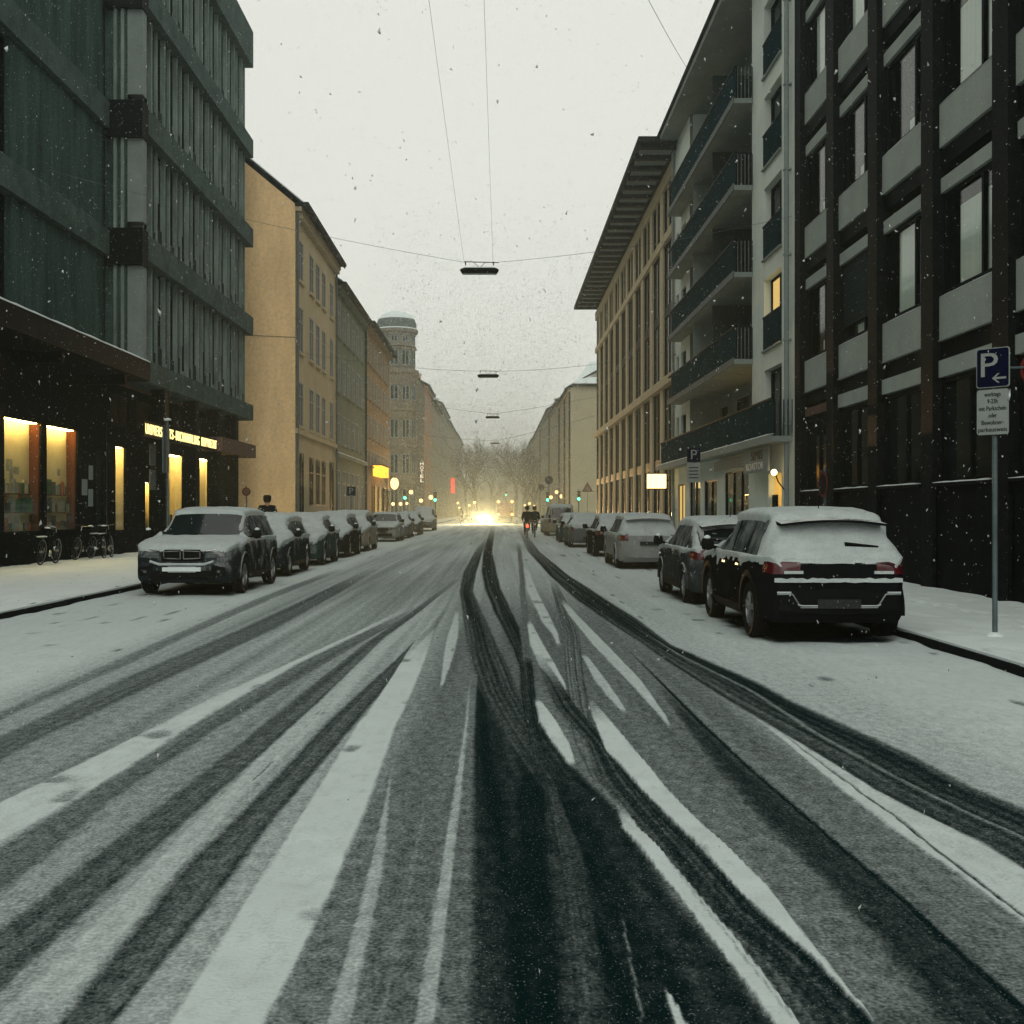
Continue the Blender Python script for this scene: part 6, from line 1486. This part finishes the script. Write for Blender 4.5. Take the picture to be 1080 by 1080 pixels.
# ---------------------------------------------------------------- suspended street lamps and span wires
def hung_lamp(label, x, y, z):
    t = thing('suspended_lamp', label, 'street lamp', (x, y, z), 0, 'street lamps hung over the road')
    m = MB(); v = [(-.5, -.12, 0), (.5, -.12, 0), (.5, .12, 0), (-.5, .12, 0), (-.44, -.09, -.09), (.44, -.09, -.09), (.44, .09, -.09), (-.44, .09, -.09), (-.42, -.08, .05), (.42, -.08, .05), (.42, .08, .05), (-.42, .08, .05)]
    m.add([(a + x, b + y, c + z) for a, b, c in v], [(0, 1, 5, 4), (1, 2, 6, 5), (2, 3, 7, 6), (3, 0, 4, 7), (8, 9, 10, 11), (0, 1, 9, 8), (1, 2, 10, 9), (2, 3, 11, 10), (3, 0, 8, 11)]); m.build('housing', 'frame_dark', t)
    m = MB(); m.box(x - .43, x + .43, y - .085, y + .085, z - .1, z - .092); m.build('diffuser', 'concrete_light', t)
    m = MB(); m.tube([(x - .4, y, z + .22), (x + .5, y, z + .2)], .012, 6); m.tube([(x - .15, y, z + .21), (x, y, z + .06), (x + .15, y, z + .2)], .008, 5)
    for dx in (-.36, .36): m.box(x + dx - .015, x + dx + .015, y - .015, y + .015, z + .13, z + .22)
    m.build('hanger', 'frame_dark', t)
    m = MB(); m.box(x - .4, x + .4, y - .07, y + .07, z + .052, z + .075); m.build('snow_cap', 'snow', t)
LAMPS = [('nearest lamp hung on wires over the street', -.45, 29.5, 7.85), ('second lamp hung over the street', -.4, 52.5, 7.85), ('third lamp hung over the street', -.3, 80, 8.2), ('fourth small lamp hung over the street in the mist', -.2, 116, 8.5)]
for l in LAMPS: hung_lamp(*l)
def wire(label, pts, r=.007, sag=.25):
    P = []
    for a, b in zip(pts, pts[1:]):
        a, b = Vector(a), Vector(b)
        for t in np.linspace(0, 1, 12): P.append(a.lerp(b, t) - Vector((0, 0, sag * 4 * t * (1 - t))))
    m = MB(); m.tube(P, r, 5); tag(m.build('span_wire', 'zinc'), label, 'wire', 'span wires over the street')
wire('span wire from the left facade to the nearest hung lamp', [(-12.2, 31, 10.9), (-.85, 29.5, 8.06)], .005, .15)
wire('span wire from the nearest hung lamp to the right facade', [(.05, 29.5, 8.06), (8.3, 32, 9.9)], .005, .15)
wire('span wire crossing from the yellow house to the second hung lamp', [(-10.1, 57, 9.6), (-.8, 52.5, 8.05)], .007, .2)
wire('span wire from the second hung lamp to the stone building', [(.1, 52.5, 8.05), (8.3, 55, 9.3)], .007, .2)
wire('span wire of the third hung lamp across the street', [(-10.1, 80, 9.9), (-.3, 80, 8.42), (8.3, 80, 9.9)], .010, .1)
wire('span wire of the fourth hung lamp across the street', [(-10.1, 116.5, 9.6), (-.2, 116, 8.72), (8.3, 95.5, 9.6)], .016, .1)
wire('left of two lengthwise wires above the street', [(-.9, 2, 8.5), (-.85, 29.5, 8.08)], .0026, .1)
wire('right of two lengthwise wires above the street', [(-.22, 2, 8.5), (-.1, 29.5, 8.08)], .0026, .1)
wire('high wire slanting down to the balcony house', [(3.0, 26, 14.2), (7.6, 45, 19.0)], .008, .1)

# ---------------------------------------------------------------- bare trees at the street's end
def tree_meshes(seed):
    rnd = random.Random(seed); tr_, cr = MB(), MB()
    def grow(p, d, ln, r, lvl):
        q = p; pts = [p]; dd = d
        for k in range(3):
            dd = (dd + Vector((rnd.uniform(-.18, .18), rnd.uniform(-.18, .18), rnd.uniform(-.02, .14)))).normalized(); q = q + dd * ln / 3; pts.append(q)
        (tr_ if lvl < 3 else cr).tube(pts, r, 7 if lvl < 2 else (4 if lvl < 4 else 3), r * .62, cap=False)
        if lvl >= 6: return
        nchild = {0: 4, 1: 4, 2: 4, 3: 3, 4: 3, 5: 3}[lvl]
        for c in range(nchild):
            t = rnd.uniform(.45, 1.0) if c else 1.0; b = pts[0].lerp(pts[-1], t) if t < 1 else pts[-1]
            ax_ = Vector((rnd.gauss(0, 1), rnd.gauss(0, 1), rnd.gauss(0, .4))).normalized()
            nd = (dd + ax_ * rnd.uniform(.45, .95) + Vector((0, 0, .12))).normalized()
            grow(b, nd, ln * rnd.uniform(.6, .8), r * rnd.uniform(.5, .62), lvl + 1)
    grow(Vector((0, 0, 0)), Vector((0, 0, 1)), 5.2, .30, 0)
    return new_mesh('trunk', tr_.v, tr_.f, True), new_mesh('crown', cr.v, cr.f)
TM = [tree_meshes(s) for s in (3, 11)]
for i, (lb, x, y, sc, rz) in enumerate([('broad bare tree left of the street end, tallest crown', -4.4, 250, 1.38, 0), ('bare tree behind the broad one at the left kerb', -7.4, 275, 1.25, 1.3), ('bare tree closing the right side of the street end', 6.4, 246, 1.3, 2.1),
        ('slim bare tree at the right kerb behind the lorry', 4.6, 275, 1.35, 4.0), ('bare tree nearest the right facades', 7.6, 222, 1.05, 5.1), ('faint bare tree in the middle of the mist at the street end', 1.0, 345, 1.35, .7),
        ('misty bare tree between the broad tree and the lorry', -1.8, 318, 1.3, 2.7), ('misty bare tree behind the right kerb trees', 7.0, 300, 1.4, 3.3), ('misty bare tree farthest at the left', -6.0, 330, 1.4, 5.6)]):
    t = thing('bare_tree', lb, 'tree', (x, y, 0), rz, 'bare trees at the street end'); t.scale = (sc, sc, sc)
    a, b = TM[i % 2]; obj('trunk', a, 'bark', t); obj('crown', b, 'bark', t)

# low house added to block the bright sky gap under the trees
fh = thing('gap_blocking_house', 'added low house blocking the bright gap at the end of the street', 'building', (0, 406, 0))
FD = Fac('G', 400); ops = [(-30 + i * 4.0, -28.4 + i * 4.0, v, v + 1.8) for i in range(15) for v in (1.5, 5.0, 8.5)]
FD.wall(-34, 34, 0, 12.0, ops, .3).build('wall', 'grey_plaster', fh)
for o_ in ops: window(FD, fh, *o_, .25, 'two')
m = MB(); m.add([(-34.5, 399.5, 11.9), (34.5, 399.5, 11.9), (34.5, 408, 16), (-34.5, 408, 16)], [(0, 1, 2, 3)]); m.build('roof', 'snow', fh)

# ---------------------------------------------------------------- falling snow and haze
def flakes(name, label, N, lo, hi, r0, r1, seed):
    rs_ = np.random.RandomState(seed)
    P = rs_.uniform(lo, hi, (N, 3)); rr = rs_.uniform(r0, r1, N) * (1 + (rs_.rand(N) < .08) * .6)
    V_ = P[:, None, :] + rs_.normal(0, 1, (N, 4, 3)) * rr[:, None, None] * np.array([.7, .7, 1.1])
    tri = np.array([(0, 1, 2), (0, 3, 1), (1, 3, 2), (2, 3, 0)]); F_ = (tri[None] + 4 * np.arange(N)[:, None, None]).reshape(-1, 3)
    me = bpy.data.meshes.new(name); me.vertices.add(4 * N); me.vertices.foreach_set('co', V_.astype(np.float32).ravel())
    me.loops.add(F_.size); me.loops.foreach_set('vertex_index', F_.ravel().astype(np.int32)); me.polygons.add(len(F_)); me.polygons.foreach_set('loop_start', np.arange(0, F_.size, 3, dtype=np.int32)); me.update(calc_edges=True)
    tag(obj(name, me, 'flake'), label, 'snowfall', kind='stuff')
flakes('falling_snow', 'snowflakes falling through the air over the street', 110000, (-16, 3.5, .15), (15, 45, 21), .0034, .0080, 5)
flakes('distant_snowfall', 'thick snowfall veiling the far end of the street', 260000, (-9.8, 80, .3), (8.1, 345, 25), .014, .032, 6)

hz = bpy.data.materials.new('haze'); hz.use_nodes = True; t = hz.node_tree; t.nodes.clear()
o = t.nodes.new('ShaderNodeOutputMaterial'); v = t.nodes.new('ShaderNodeVolumePrincipled')
v.inputs['Color'].default_value = (.60, .77, .79, 1); v.inputs['Density'].default_value = .0013; v.inputs['Anisotropy'].default_value = .65
t.links.new(v.outputs[0], o.inputs['Volume']); MATS['haze'] = hz
m = MB(); m.box(-155, 155, -35, 565, -1.06, 29.5); tag(m.build('haze', 'haze'), 'snowy haze filling the street', 'haze', kind='stuff')
